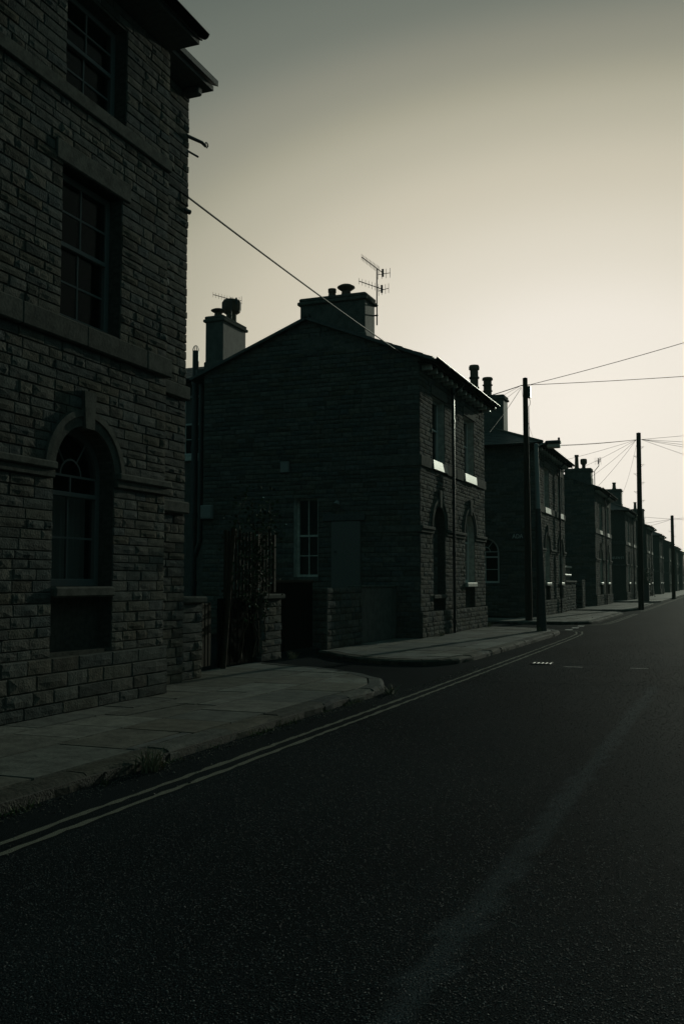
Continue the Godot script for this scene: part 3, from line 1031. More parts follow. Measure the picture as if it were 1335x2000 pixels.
# a sill whose painted front leans back, so that water runs off
func sloped_sill(b: MB, f: Frame, u0: float, u1: float, v0: float, v1: float) -> void:
	var lo = 0.082; var hi = 0.064
	b.quad(f.p(u0, v0, lo), f.p(u1, v0, lo), f.p(u1, v1, hi), f.p(u0, v1, hi))
	b.quad(f.p(u0, v1, hi), f.p(u1, v1, hi), f.p(u1, v1 + 0.02, -0.24), f.p(u0, v1 + 0.02, -0.24))
	b.quad(f.p(u0, v0, -0.02), f.p(u1, v0, -0.02), f.p(u1, v0, lo), f.p(u0, v0, lo))
	b.quad(f.p(u0, v0, -0.02), f.p(u0, v0, lo), f.p(u0, v1, hi), f.p(u0, v1, -0.02))
	b.quad(f.p(u1, v0, lo), f.p(u1, v0, -0.02), f.p(u1, v1, -0.02), f.p(u1, v1, hi))

# painted boards that line the sides and head of a window opening
func reveal(parent: Node3D, f: Frame, o: Dictionary, v0: float, n: float) -> void:
	for s in [[o.u0 + 0.002, o.u0 + 0.012], [o.u1 - 0.012, o.u1 - 0.002]]:
		var b = MB.new()
		fbox(b, f, s[0], s[1], v0, o.v1, n + 0.031, -0.004)
		put(b, "window_reveal", M.reveal, parent)
	var c = MB.new()
	if o.arch:
		var uc = (o.u0 + o.u1) * 0.5; var rr = (o.u1 - o.u0) * 0.5 - 0.006
		for i in 14:
			var a0 = PI * i / 14.0; var a1 = PI * (i + 1) / 14.0
			c.quad(f.p(uc - cos(a0) * rr, o.v1 + sin(a0) * rr, n + 0.031), f.p(uc - cos(a1) * rr, o.v1 + sin(a1) * rr, n + 0.031), f.p(uc - cos(a1) * rr, o.v1 + sin(a1) * rr, -0.004), f.p(uc - cos(a0) * rr, o.v1 + sin(a0) * rr, -0.004))
	else: fbox(c, f, o.u0 + 0.012, o.u1 - 0.012, o.v1 - 0.012, o.v1 - 0.002, n + 0.031, -0.004)
	put(c, "reveal_head", M.reveal, parent)

# ---------------------------------------------------------------- pavements
func kerb_line(parent: Node3D, path: Array, m: Material) -> void:
	# path: outer top edge, pavement on the left-hand side when walking along it
	var pts = PackedVector2Array(path)
	var lens = [0.0]
	for i in pts.size() - 1: lens.append(lens[-1] + pts[i].distance_to(pts[i + 1]))
	var at = func(s: float) -> Array:
		for i in pts.size() - 1:
			if s <= lens[i + 1] or i == pts.size() - 2:
				var t = clampf((s - lens[i]) / (lens[i + 1] - lens[i]), 0, 1)
				return [pts[i].lerp(pts[i + 1], t), (pts[i + 1] - pts[i]).normalized()]
		return []
	var s = 0.0
	while s < lens[-1] - 0.05:
		var l = rng.randf_range(0.55, 1.15)
		if lens[-1] - (s + l) < 0.4: l = lens[-1] - s
		var b = MB.new()
		b.tone = stone_tone(0.09, 0.16)
		var dy = rng.randf_range(-0.012, 0.002)
		var secs = []
		var cnt = 4
		for k in cnt + 1:
			var q: Array = at.call(clampf(s + 0.006 + (l - 0.012) * k / cnt, 0, lens[-1]))
			var d: Vector2 = q[1]
			var left = Vector2(d.y, -d.x)
			var p: Vector2 = q[0]
			var j = rng.randf_range(-0.012, 0.012); var jy = rng.randf_range(-0.012, 0.006)
			var mk = func(o: float, y: float) -> Vector3:
				var r = p + left * o
				return Vector3(r.x, y, r.y)
			secs.append([mk.call(-0.0 + j * 0.5, -0.2), mk.call(0.0 + j, -0.045 + jy), mk.call(0.02 + j, -0.012 + jy + dy), mk.call(0.05, dy + jy * 0.4), mk.call(0.2, dy + 0.002), mk.call(0.2, -0.2)])
		for k in cnt:
			for i in 5:
				b.quad(secs[k][i], secs[k + 1][i], secs[k + 1][i + 1], secs[k][i + 1])
		for i in range(1, 5):
			b.tri(secs[0][0], secs[0][i], secs[0][i + 1])
			b.tri(secs[cnt][0], secs[cnt][i + 1], secs[cnt][i])
		put(b, "kerb_stone", m, parent)
		s += l

func stone_tone(lo: float, hi: float) -> Color:
	var t = rng.randf_range(lo, hi)
	var w = rng.randf_range(-0.01, 0.01)
	return Color(t + w, t * 0.995, t * 0.95 - w)

func pavement(called: String, kerb: Array, back: Array, rows_x: Array, sd: int, flag_far := 1000.0) -> void:
	rng.seed = sd
	var poly = PackedVector2Array(kerb)
	poly.append_array(PackedVector2Array(back))
	var base = MB.new()
	base.prism(poly, -0.2, -0.034)
	var p = struct(base, called, M.dirt)
	kerb_line(p, kerb, M.kerb)
	var inner = Geometry2D.offset_polygon(poly, -0.006)[0]
	var kp = PackedVector2Array(kerb)
	# flags lie inside the kerb stones
	var strip = Geometry2D.offset_polyline(kp, 0.212, Geometry2D.JOIN_ROUND, Geometry2D.END_BUTT)
	var areas = [inner]
	for s in strip:
		var nx = []
		for a in areas: nx.append_array(Geometry2D.clip_polygons(a, s))
		areas = nx
	var zmin = 1e9; var zmax = -1e9
	for q in poly: zmin = minf(zmin, q.y); zmax = maxf(zmax, q.y)
	for r in rows_x.size() - 1:
		var z = zmax
		while z > zmin:
			var l = rng.randf_range(0.62, 1.25)
			var x0: float = rows_x[r]; var x1: float = rows_x[r + 1]
			var sk = rng.randf_range(-0.02, 0.02)
			var rects = [PackedVector2Array([Vector2(x0, z), Vector2(x1, z + sk), Vector2(x1, z - l + sk), Vector2(x0, z - l)])]
			if rng.randf() < 0.22:      # some flags are cut or cracked in two
				var m0 = lerpf(x0, x1, rng.randf_range(0.35, 0.65)); var m1 = m0 + rng.randf_range(-0.1, 0.1)
				rects = [PackedVector2Array([Vector2(x0, z), Vector2(m0, z + sk * 0.5), Vector2(m1, z - l + sk * 0.5), Vector2(x0, z - l)]), PackedVector2Array([Vector2(m0, z + sk * 0.5), Vector2(x1, z + sk), Vector2(x1, z - l + sk), Vector2(m1, z - l + sk * 0.5)])]
			for ar in range(areas.size() * rects.size()):
				var a = areas[ar / rects.size()]; var rect = rects[ar % rects.size()]
				for q in Geometry2D.intersect_polygons(a, rect):
					for o in Geometry2D.offset_polygon(q, -rng.randf_range(0.009, 0.018)):
						if o.size() < 3 or poly_area(o) < 0.02: continue
						var b = MB.new()
						b.tone = stone_tone(0.15, 0.27)
						b.prism(o, -0.05, rng.randf_range(-0.004, 0.002), 0.0, Vector2(rng.randf_range(-0.004, 0.004), rng.randf_range(-0.004, 0.004)))
						put(b, "paving_stone", M.flag, p)
			z -= l

func poly_area(p: PackedVector2Array) -> float:
	var s = 0.0
	for i in p.size():
		var q = p[(i + 1) % p.size()]
		s += p[i].x * q.y - q.x * p[i].y
	return absf(s) * 0.5

# a painted line or laid strip along a path, with a wavering edge
func strip(b: MB, path: Array, width: float, y: float, rough := 0.008, step := 0.12) -> void:
	var L = []; var R = []
	for i in path.size() - 1:
		var a: Vector2 = path[i]; var c: Vector2 = path[i + 1]
		var d = (c - a).normalized(); var nn = Vector2(d.y, -d.x)
		var cnt = maxi(1, int(a.distance_to(c) / step))
		for k in cnt + (1 if i == path.size() - 2 else 0):
			var p = a.lerp(c, float(k) / cnt)
			var l = p + nn * (width * 0.5 + rng.randf_range(-rough, rough)); var r = p - nn * (width * 0.5 + rng.randf_range(-rough, rough))
			L.append(Vector3(l.x, y, l.y)); R.append(Vector3(r.x, y, r.y))
	for i in L.size() - 1:
		if (L[i + 1] - L[i]).cross(R[i] - L[i]).y > 0: b.quad(L[i], L[i + 1], R[i + 1], R[i])
		else: b.quad(L[i], R[i], R[i + 1], L[i + 1])

# ---------------------------------------------------------------- build
func _ready() -> void:
	make_view()
	make_materials()
	make_stones()
	build_ground()
	build_tall_house()
	build_houses()
	build_far_side()
	build_yard()
	build_poles()
	build_small()

func build_ground() -> void:
	rng.seed = 5
	var g = MB.new()
	g.quad(Vector3(-1500, -0.3, 1500), Vector3(1500, -0.3, 1500), Vector3(1500, -0.3, -1500), Vector3(-1500, -0.3, -1500))
	struct(g, "ground", M.ground)
	var r = MB.new()
	var pn = FastNoiseLite.new()
	pn.seed = 9; pn.frequency = 0.35; pn.fractal_octaves = 4
	var xs = [-70.0]; var zs = [30.0, 4.0]
	for i in 30: xs.append(-9.0 + i * 0.25)
	for i in 24: xs.append(-1.5 + i * 0.05)
	for i in 18: xs.append(-0.25 + i * 0.25)
	xs.append(9.0)
	for i in 150: zs.append(2.0 - i * 0.12)
	for i in 90: zs.append(-16.1 - i * 0.25)
	zs.append_array([-40.0, -60.0, -100.0, -330.0])
	for i in xs.size() - 1:
		for j in zs.size() - 1:
			var cs = []
			for q in [[i, j], [i + 1, j], [i + 1, j + 1], [i, j + 1]]: cs.append(Vector3(xs[q[0]], ROAD_Y, zs[q[1]]))
			var at = r.c.size()
			r.quad(cs[0], cs[1], cs[2], cs[3])
			for m in range(at, r.c.size()):
				var p = r.v[m]
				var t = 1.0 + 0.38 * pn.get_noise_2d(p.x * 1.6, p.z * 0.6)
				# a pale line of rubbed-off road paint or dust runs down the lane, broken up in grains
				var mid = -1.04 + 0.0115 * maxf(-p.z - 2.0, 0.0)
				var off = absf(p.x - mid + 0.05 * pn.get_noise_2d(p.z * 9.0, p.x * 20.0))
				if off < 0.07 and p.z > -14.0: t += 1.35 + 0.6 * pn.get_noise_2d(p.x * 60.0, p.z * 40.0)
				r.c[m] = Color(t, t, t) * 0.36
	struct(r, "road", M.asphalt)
	# pavements: kerb path first, then the back line
	var k1 = [Vector2(-4.1, 4.0), Vector2(-4.1, -2.0), Vector2(-4.1, -6.0), Vector2(-4.08, -10.4), Vector2(-4.02, -11.3), Vector2(-4.1, -12.0), Vector2(-4.38, -12.75), Vector2(-4.95, -13.45), Vector2(-5.75, -14.0), Vector2(-6.9, -14.45)]
	pavement("pavement", k1, [Vector2(-7.2, -14.5), Vector2(-7.2, 4.0)], [-7.3, -6.55, -5.75, -5.05, -4.0], 31)
	var k2 = [Vector2(-7.1, -17.3), Vector2(-6.6, -16.65), Vector2(-6.0, -16.15), Vector2(-5.4, -15.88), Vector2(-4.95, -15.85), Vector2(-4.55, -16.05), Vector2(-4.32, -16.5), Vector2(-4.22, -17.3), Vector2(-4.18, -20.0), Vector2(-4.15, -24.0), Vector2(-4.13, -26.2), Vector2(-4.22, -27.2), Vector2(-4.62, -28.1), Vector2(-5.4, -28.7), Vector2(-6.6, -29.0), Vector2(-14, -29.1)]
	pavement("pavement_beyond_alley", k2, [Vector2(-14, -28.0), Vector2(-7.2, -28.0), Vector2(-7.3, -17.4)], [-14, -13, -12, -11, -10, -9, -8, -7.3, -6.5, -5.7, -4.95, -4.0], 32)
	var k3 = [Vector2(-14, -33.0), Vector2(-6.4, -33.05), Vector2(-5.2, -33.1), Vector2(-4.6, -33.35), Vector2(-4.25, -33.95), Vector2(-4.14, -35.0), Vector2(-4.12, -40.0), Vector2(-4.14, -44.5), Vector2(-4.3, -45.4), Vector2(-4.8, -46.2), Vector2(-6.0, -46.7), Vector2(-9.0, -46.9)]
	pavement("pavement_beyond_side_street", k3, [Vector2(-9.0, -45.0), Vector2(-7.2, -45.0), Vector2(-7.2, -36.0), Vector2(-14, -36.0)], [-14, -13, -12, -11, -10, -9, -8, -7.2, -6.4, -5.65, -4.95, -4.0], 33)
	var k4 = [Vector2(-9.0, -48.6), Vector2(-5.8, -48.7), Vector2(-4.7, -49.1), Vector2(-4.25, -50.0), Vector2(-4.15, -52.0), Vector2(-4.15, -60.0), Vector2(-4.2, -65.0), Vector2(-4.6, -66.0), Vector2(-5.6, -66.6), Vector2(-9.0, -66.8)]
	pavement("pavement_far", k4, [Vector2(-9.0, -64.8), Vector2(-7.2, -64.8), Vector2(-7.2, -50.0), Vector2(-9.0, -50.0)], [-9, -8, -7.2, -6.35, -5.6, -4.9, -4.0], 34)
	var k5 = [Vector2(-9.0, -71.0), Vector2(-5.4, -71.2), Vector2(-4.5, -71.8), Vector2(-4.2, -73.0), Vector2(-4.15, -90.0), Vector2(-4.15, -260.0)]
	var b5 = MB.new()
	var pl = PackedVector2Array(k5); pl.append_array(PackedVector2Array([Vector2(-7.2, -260.0), Vector2(-7.2, -73.0), Vector2(-9.0, -73.0)]))
	b5.tone = Color(0.21, 0.209, 0.2)
	b5.prism(pl, -0.2, 0.0, 0.02)
	struct(b5, "pavement_distant", M.flag)

	# painted lines
	for off in [0.0, 0.145]:
		var y = MB.new()
		var x: float = -3.65 + off
		var path = [Vector2(x, 4), Vector2(x, -12), Vector2(x - 0.02, -20), Vector2(x - 0.06, -25.5), Vector2(x - 0.12, -27.2), Vector2(x - 0.3, -28.4 - off * 1.2), Vector2(x - 0.7, -29.0 - off * 1.6), Vector2(x - 1.4, -29.3 - off * 1.9)]
		strip(y, path, 0.047, ROAD_Y + 0.004, 0.012)
		var o = put(y, "yellow_line", M.line, self, "structure")
		o.set_meta("label", "%s of the two worn yellow lines along the near kerb" % ("kerbside line" if off == 0.0 else "road-side line"))
		var y2 = MB.new()
		strip(y2, [Vector2(x - 1.3, -32.75 + off * 2), Vector2(x - 0.5, -33.1 + off), Vector2(x - 0.18, -34.0), Vector2(x - 0.1, -36), Vector2(x - 0.1, -45.5)], 0.062, ROAD_Y + 0.004, 0.009)
		put(y2, "yellow_line", M.line, self, "structure")
		var y3 = MB.new()
		strip(y3, [Vector2(x - 0.15, -49.5), Vector2(x - 0.12, -110)], 0.062, ROAD_Y + 0.004, 0.01, 0.4)
		put(y3, "yellow_line", M.line, self, "structure")
	for z in [-29.55, -30.9, -32.2]:
		var w = MB.new()
		strip(w, [Vector2(-4.3, z + 0.3), Vector2(-4.34, z - 0.3)], 0.2, ROAD_Y + 0.004, 0.012)
		put(w, "give_way_mark", M.white_line, self, "structure")
	for q in [[-2.52, -2.2, -16.57], [-1.46, -1.18, -16.68]]:
		var w = MB.new()
		strip(w, [Vector2(q[0], q[2]), Vector2(q[1], q[2] - 0.02)], 0.06, ROAD_Y + 0.004, 0.012, 0.05)
		put(w, "worn_mark", M.white_line, self, "structure")
	# repairs in the road
	for q in [[-3.15, -13.85], [-3.2, -17.25]]:
		var s = MB.new()
		strip(s, [Vector2(q[0], q[1]), Vector2(-1.2, q[1] - 0.12), Vector2(1.5, q[1] - 0.05), Vector2(6.0, q[1] - 0.35)], 0.05, ROAD_Y + 0.003, 0.02, 0.1)
		put(s, "repair_seam", M.worn, self, "structure")

# the three-storey house at the left edge
func build_tall_house() -> void:
	rng.seed = 71
	var X = -6.2
	var h = thing("tall_stone_house", "tall three-storey stone house with arched ground-floor window at the left edge", "house", Vector3(X, 0, -7))
	var f = frame_x(X)
	var u0 = 2.5; var u1 = 10.0; var topv = 7.84
	var ga = opening(7.95, 8.98, 0.6, 2.42, true, 0.3)
	var w1 = opening(8.0, 9.05, 4.02, 5.6, false, 0.26)
	var w2 = opening(8.02, 9.1, 6.46, 7.6, false, 0.26)
	var ops = [ga, w1, w2]
	var wb = MB.new()
	wall_face(wb, f, u0, u1, 0.0, func(_u): return topv, ops)
	# return into the recess, recessed end bay and far gable
	var X2 = -6.62
	var f2 = frame_x(X2)
	wb.quad(Vector3(X, 0, -u1), Vector3(X2, 0, -u1), Vector3(X2, topv, -u1), Vector3(X, topv, -u1))
	wall_face(wb, f2, u1, 11.18, 0.0, func(_u): return 7.95, [])
	wb.quad(Vector3(X2, 0, -11.18), Vector3(-12.5, 0, -11.18), Vector3(-12.5, 7.95, -11.18), Vector3(X2, 7.95, -11.18))
	wb.quad(Vector3(-12.5, 0, -u0), Vector3(X, 0, -u0), Vector3(X, topv, -u0), Vector3(-12.5, topv, -u0))
	wb.quad(Vector3(-12.5, 0, -11.18), Vector3(-12.5, 0, -u0), Vector3(-12.5, topv, -u0), Vector3(-12.5, topv, -11.18))
	put(wb, "wall", M.mortar, h)
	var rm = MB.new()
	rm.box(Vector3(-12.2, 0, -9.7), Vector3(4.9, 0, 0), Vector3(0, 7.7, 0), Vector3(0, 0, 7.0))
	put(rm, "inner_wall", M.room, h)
	# stonework
	var list = []
	w1["head"] = 0.22
	var gp = gaps_of(ops, 0.1)
	lay(f, u0, u1 + 0.03, 0.56, 2.34, gp, 0.103, 0.16, 0.44, 0.02, list)
	lay(f, u0, u1 + 0.03, 2.5, 3.76, gp, 0.103, 0.16, 0.44, 0.02, list)
	lay(f, u0, u1 + 0.03, 3.99, 6.3, gp, 0.103, 0.16, 0.44, 0.02, list)
	lay(f, u0, u1 + 0.03, 6.46, topv - 0.02, gp, 0.103, 0.16, 0.44, 0.02, list)
	var fp = Frame.new(); fp.o = f.o + f.n * 0.05; fp.u = f.u; fp.n = f.n
	lay(fp, u0, u1 + 0.05, 0.0, 0.56, no_gaps, 0.15, 0.26, 0.6, 0.022, list)
	var pb = MB.new()
	fbox(pb, f, u0, u1 + 0.05, 0.0, 0.56, -0.02, 0.05, 0.01)
	put(pb, "plinth", M.mortar, h)
	lay(f2, u1, 11.2, 0.0, 7.93, func(_a, _b): return [], 0.112, 0.18, 0.42, 0.026, list)
	place_stones(list, h, 300)
	# bands
	moulded_band(h, f, u0, 7.93, 2.34, 2.5, M.ashlar)
	moulded_band(h, f, 9.0, u1 + 0.06, 2.34, 2.5, M.ashlar)
	band(h, "sill_band", f, u0, u1 + 0.06, 3.76, 3.985, 0.075, M.ashlar)
	var s3 = MB.new()
	fbox(s3, f, u0, u1 + 0.04, 6.3, 6.455, -0.02, 0.05, 0.012)
	put(s3, "upper_sill_band", M.ashlar, h)
	var lt = MB.new()
	fbox(lt, f, 7.86, 9.19, 5.6, 5.82, -0.2, 0.04, 0.012)
	put(lt, "lintel", M.ashlar, h)
	var rb = MB.new()
	fbox(rb, f2, u1 + 0.01, 11.22, 3.72, 3.9, 0.0, 0.07, 0.012)
	fbox(rb, f2, u1 + 0.01, 11.22, 2.2, 2.36, 0.0, 0.08, 0.02)
	put(rb, "return_band", M.ashlar, h)
	arch_surround(h, f, (7.95 + 8.98) * 0.5, 0.515, 2.42, 0.17, 0.03, 3.3, M.ashlar)
	sash_window(h, f, ga, -0.2, 1.26, 1, 2, 2, M.dull_frame, true, 0.0, true)
	sash_window(h, f, w1, -0.18, 4.02, 2, 2, 2, M.dull_frame)
	sash_window(h, f, w2, -0.18, 6.46, 2, 2, 2, M.dull_frame)
	var sl = MB.new()
	fbox(sl, f, 7.955, 8.975, 1.15, 1.26, -0.3, 0.06, 0.02)
	put(sl, "window_sill", M.ashlar, h)
	var ap = MB.new()
	fbox(ap, f, 7.95, 8.98, 0.6, 1.15, -0.3, -0.16)
	put(ap, "apron", M.mortar, h)
	# eaves: the main roof and a lower one over the recessed bay
	var rf = MB.new()
	rf.box(Vector3(-12.6, topv, -10.0), Vector3(6.83, 0, 0), Vector3(0, 0.06, 0), Vector3(0, 0, 8.6))
	roof_slab(rf, Vector3(-5.74, topv + 0.14, -1.4), Vector3(-5.74, topv + 0.14, -10.02), Vector3(-9.2, topv + 1.6, -10.02), Vector3(-9.2, topv + 1.6, -1.4), 0.09)
	roof_slab(rf, Vector3(-12.7, topv + 0.14, -10.02), Vector3(-12.7, topv + 0.14, -1.4), Vector3(-9.2, topv + 1.6, -1.4), Vector3(-9.2, topv + 1.6, -10.02), 0.09)
	rf.tri(Vector3(-5.8, topv + 0.06, -10.0), Vector3(-12.6, topv + 0.06, -10.0), Vector3(-9.2, topv + 1.5, -10.0))
	put(rf, "roof", M.slate, h)
	var rf2 = MB.new()
	rf2.box(Vector3(-12.6, 7.95, -11.24), Vector3(6.34, 0, 0), Vector3(0, 0.06, 0), Vector3(0, 0, 1.2))
	roof_slab(rf2, Vector3(-6.2, 8.09, -9.9), Vector3(-6.2, 8.09, -11.26), Vector3(-9.0, 9.2, -11.26), Vector3(-9.0, 9.2, -9.9), 0.08)
	rf2.tri(Vector3(-6.25, 8.01, -11.23), Vector3(-9.0, 8.01, -11.23), Vector3(-9.0, 9.1, -11.23))
	rf2.box(Vector3(-6.6, 7.83, -11.12), Vector3(0.24, 0, 0), Vector3(0, 0.12, 0), Vector3(0, 0, 0.12), 0.02)
	put(rf2, "lower_roof", M.slate, h)
	gutter(h, Vector3(-5.69, topv + 0.1, -1.4), Vector3(-5.69, topv + 0.1, -10.0), Vector3(1, 0, 0), 0.055)
	# iron fittings at the far corner
	var hk = MB.new()
	hk.tube([Vector3(-6.62, 7.35, -11.15), Vector3(-6.55, 7.37, -11.45), Vector3(-6.55, 7.36, -11.55)], 0.026, 0.02, 8)
	var ring = []
	for i in 9:
		var a = -PI * 0.5 + TAU * 0.8 * i / 8.0
		ring.append(Vector3(-6.55, 7.39 + sin(a) * 0.035, -11.58 - cos(a) * 0.035))
	hk.tube(ring, 0.011, 0.009, 6)
	put(hk, "iron_hook", M.iron, h)
	var hk2 = MB.new()
	hk2.tube([Vector3(-6.62, 7.15, -11.18), Vector3(-6.58, 7.15, -11.4)], 0.014, 0.014, 6)
	hk2.tube([Vector3(-6.62, 6.3, -11.1), Vector3(-6.59, 6.3, -11.21)], 0.03, 0.035, 8)
	put(hk2, "wire_bracket", M.iron, h)

func build_houses() -> void:
	# house by the alley: gable to the camera
	var nw = opening(-9.92, -9.27, 1.42, 3.42, false, 0.26)
	nw["head"] = 0.0
	var h2 = end_house("two-storey gabled stone house with a long chimney stack beside the alley", 22.1, 28.75, false, [[23.72, "blind", 0.8], [26.9, "window", 1.0]], {"side": [nw], "side_stones": true, "keep": 300, "pipe": 24.72, "brackets": 14})
	var gz = frame_z(-22.1)
	sash_window(h2, gz, nw, -0.2, 1.42, 1, 2, 2, M.paint)
	reveal(h2, gz, nw, 1.42, -0.2)
	var ws = MB.new()
	fbox(ws, gz, -9.96, -9.23, 1.33, 1.42, -0.2, 0.05, 0.01)
	put(ws, "window_sill", M.ashlar, h2)
	var dr = MB.new()
	fbox(dr, gz, -8.9, -8.14, 0.02, 2.79, 0.0, 0.06, 0.012)
	var door = put(dr, "door", M.door, h2)
	var dk = MB.new()
	dk.tube([gz.p(-8.78, 2.05, 0.06), gz.p(-8.78, 2.05, 0.11)], 0.022, 0.03, 10)
	put(dk, "door_knob", M.iron, door)
	var dl = MB.new()
	fbox(dl, gz, -9.12, -8.02, 2.8, 2.97, 0.0, 0.07, 0.012)
	put(dl, "door_lintel", M.slate, h2)
	var ch = chimney(h2, -9.78, -8.04, -22.12, -22.85, 7.0, 8.46, [[-9.06, -22.5, 0.3, 0.1, 0], [-8.68, -22.5, 0.36, 0.12, 1]], M.render)
	# end house across the side street: hipped, with the street name
	var sw = opening(-9.2, -8.08, 1.28, 2.5, true, 0.2)
	var h3 = end_house("hipped-roof stone house carrying the ADA street name on its side wall", 37.4, 44.65, true, [[39.95, "window", 1.1], [43.4, "window", 1.1]], {"side": [sw], "side_stones": true, "pipe": 42.6, "brackets": 12, "slates": true, "rise": 1.3})
	var g3 = frame_z(-37.4)
	sash_window(h3, g3, sw, -0.12, 1.28, 1, 2, 2, M.frame, true)
	arch_surround(h3, g3, -8.64, 0.56, 2.5, 0.17, 0.04, 3.35)
	var ls = MB.new()
	fbox(ls, g3, -9.85, -8.3, 5.95, 6.15, 0.0, 0.03, 0.01)
	put(ls, "lintel", M.ashlar, h3)
	chimney(h3, -9.9, -8.3, -39.6, -40.45, 7.1, 9.1, [[-9.62, -40.0, 1.42, 0.19, 2], [-9.05, -40.0, 0.85, 0.19, 2]], M.render)
	var so = MB.new()
	var plate = MB.new()
	fbox(plate, g3, -7.66, -6.9, 2.96, 3.2, 0.022, 0.042, 0.006)
	var sp = put(plate, "street_sign", M.sign, h3)
	var tm = TextMesh.new()
	tm.text = "ADA"
	tm.font = SystemFont.new()
	tm.font.font_names = PackedStringArray(["Droid Sans"])
	tm.font_size = 16
	tm.pixel_size = 0.0135
	tm.depth = 0.008
	var tn = MeshInstance3D.new()
	tn.name = "lettering"
	tn.mesh = tm; tn.material_override = M.letter
	h3.add_child(tn, true)
	tn.position = Vector3(-7.34, 3.08, -37.4 + 0.047) - parent_origin(h3)
	# the rest of the row
	var h4 = end_house("gabled stone house with two tall chimney pots beyond the low yard wall", 56.0, 64.3, false, [[58.6, "window", 1.0], [62.4, "window", 1.1]], {"side_stones": true, "pipe": 60.2, "brackets": 14, "deep": 5.5, "rise": 1.2})
	chimney(h4, -8.5, -7.0, -57.5, -58.3, 6.95, 7.95, [[-7.85, -57.9, 0.85, 0.12, 0], [-7.45, -57.9, 0.6, 0.13, 3]], M.render)
	var h5 = end_house("hipped-roof stone house carrying the HELEN ST sign on its side wall", 74.2, 83.6, true, [[76.7, "window", 1.0], [81.2, "window", 1.2]], {"pipe": 79.6, "brackets": 14, "deep": 5.5, "rise": 1.25})
	chimney(h5, -8.6, -7.2, -77.6, -78.5, 7.0, 8.55, [[-7.75, -78.0, 0.55, 0.14, 0]], M.render)
	var tm2: TextMesh = tm.duplicate()
	tm2.text = "HELEN ST"
	var tn2 = MeshInstance3D.new()
	tn2.name = "lettering"
	tn2.mesh = tm2; tn2.material_override = M.letter
	h5.add_child(tn2, true)
	tn2.position = Vector3(-7.25, 3.12, -74.2 + 0.03) - parent_origin(h5)
	var h6 = end_house("distant stone house with a flared chimney cap behind the second wooden pole", 95.4, 103.9, false, [[98.0, "window", 1.1], [101.8, "window", 1.1]], {"pipe": 100.0, "brackets": 12, "rise": 1.15})
	chimney(h6, -8.1, -6.9, -96.2, -97.0, 6.9, 8.3, [[-7.7, -96.6, 0.7, 0.14, 0]], M.render)
	end_house("seventh house of the row, dark and narrow in the distance", 115.0, 122.0, true, [[117.0, "window", 0.9], [120.2, "window", 0.9]], {"pipe": 118.5, "brackets": 10})
	end_house("eighth house of the row, just before the farthest roofs", 136.0, 143.5, false, [[138.4, "window", 0.8], [141.4, "window", 0.8]], {"pipe": 140.0, "brackets": 10, "detail": false})
	end_house("farthest house in sight at the end of the row", 158.0, 166.0, true, [[160.4, "window", 0.8], [163.4, "window", 0.8]], {"pipe": 162.0, "brackets": 10, "detail": false})
	end_house("last sliver of roof at the right edge of the row", 180.0, 188.0, false, [[182.4, "window", 0.8], [185.4, "window", 0.8]], {"pipe": 184.0, "brackets": 10, "detail": false})
	build_row()

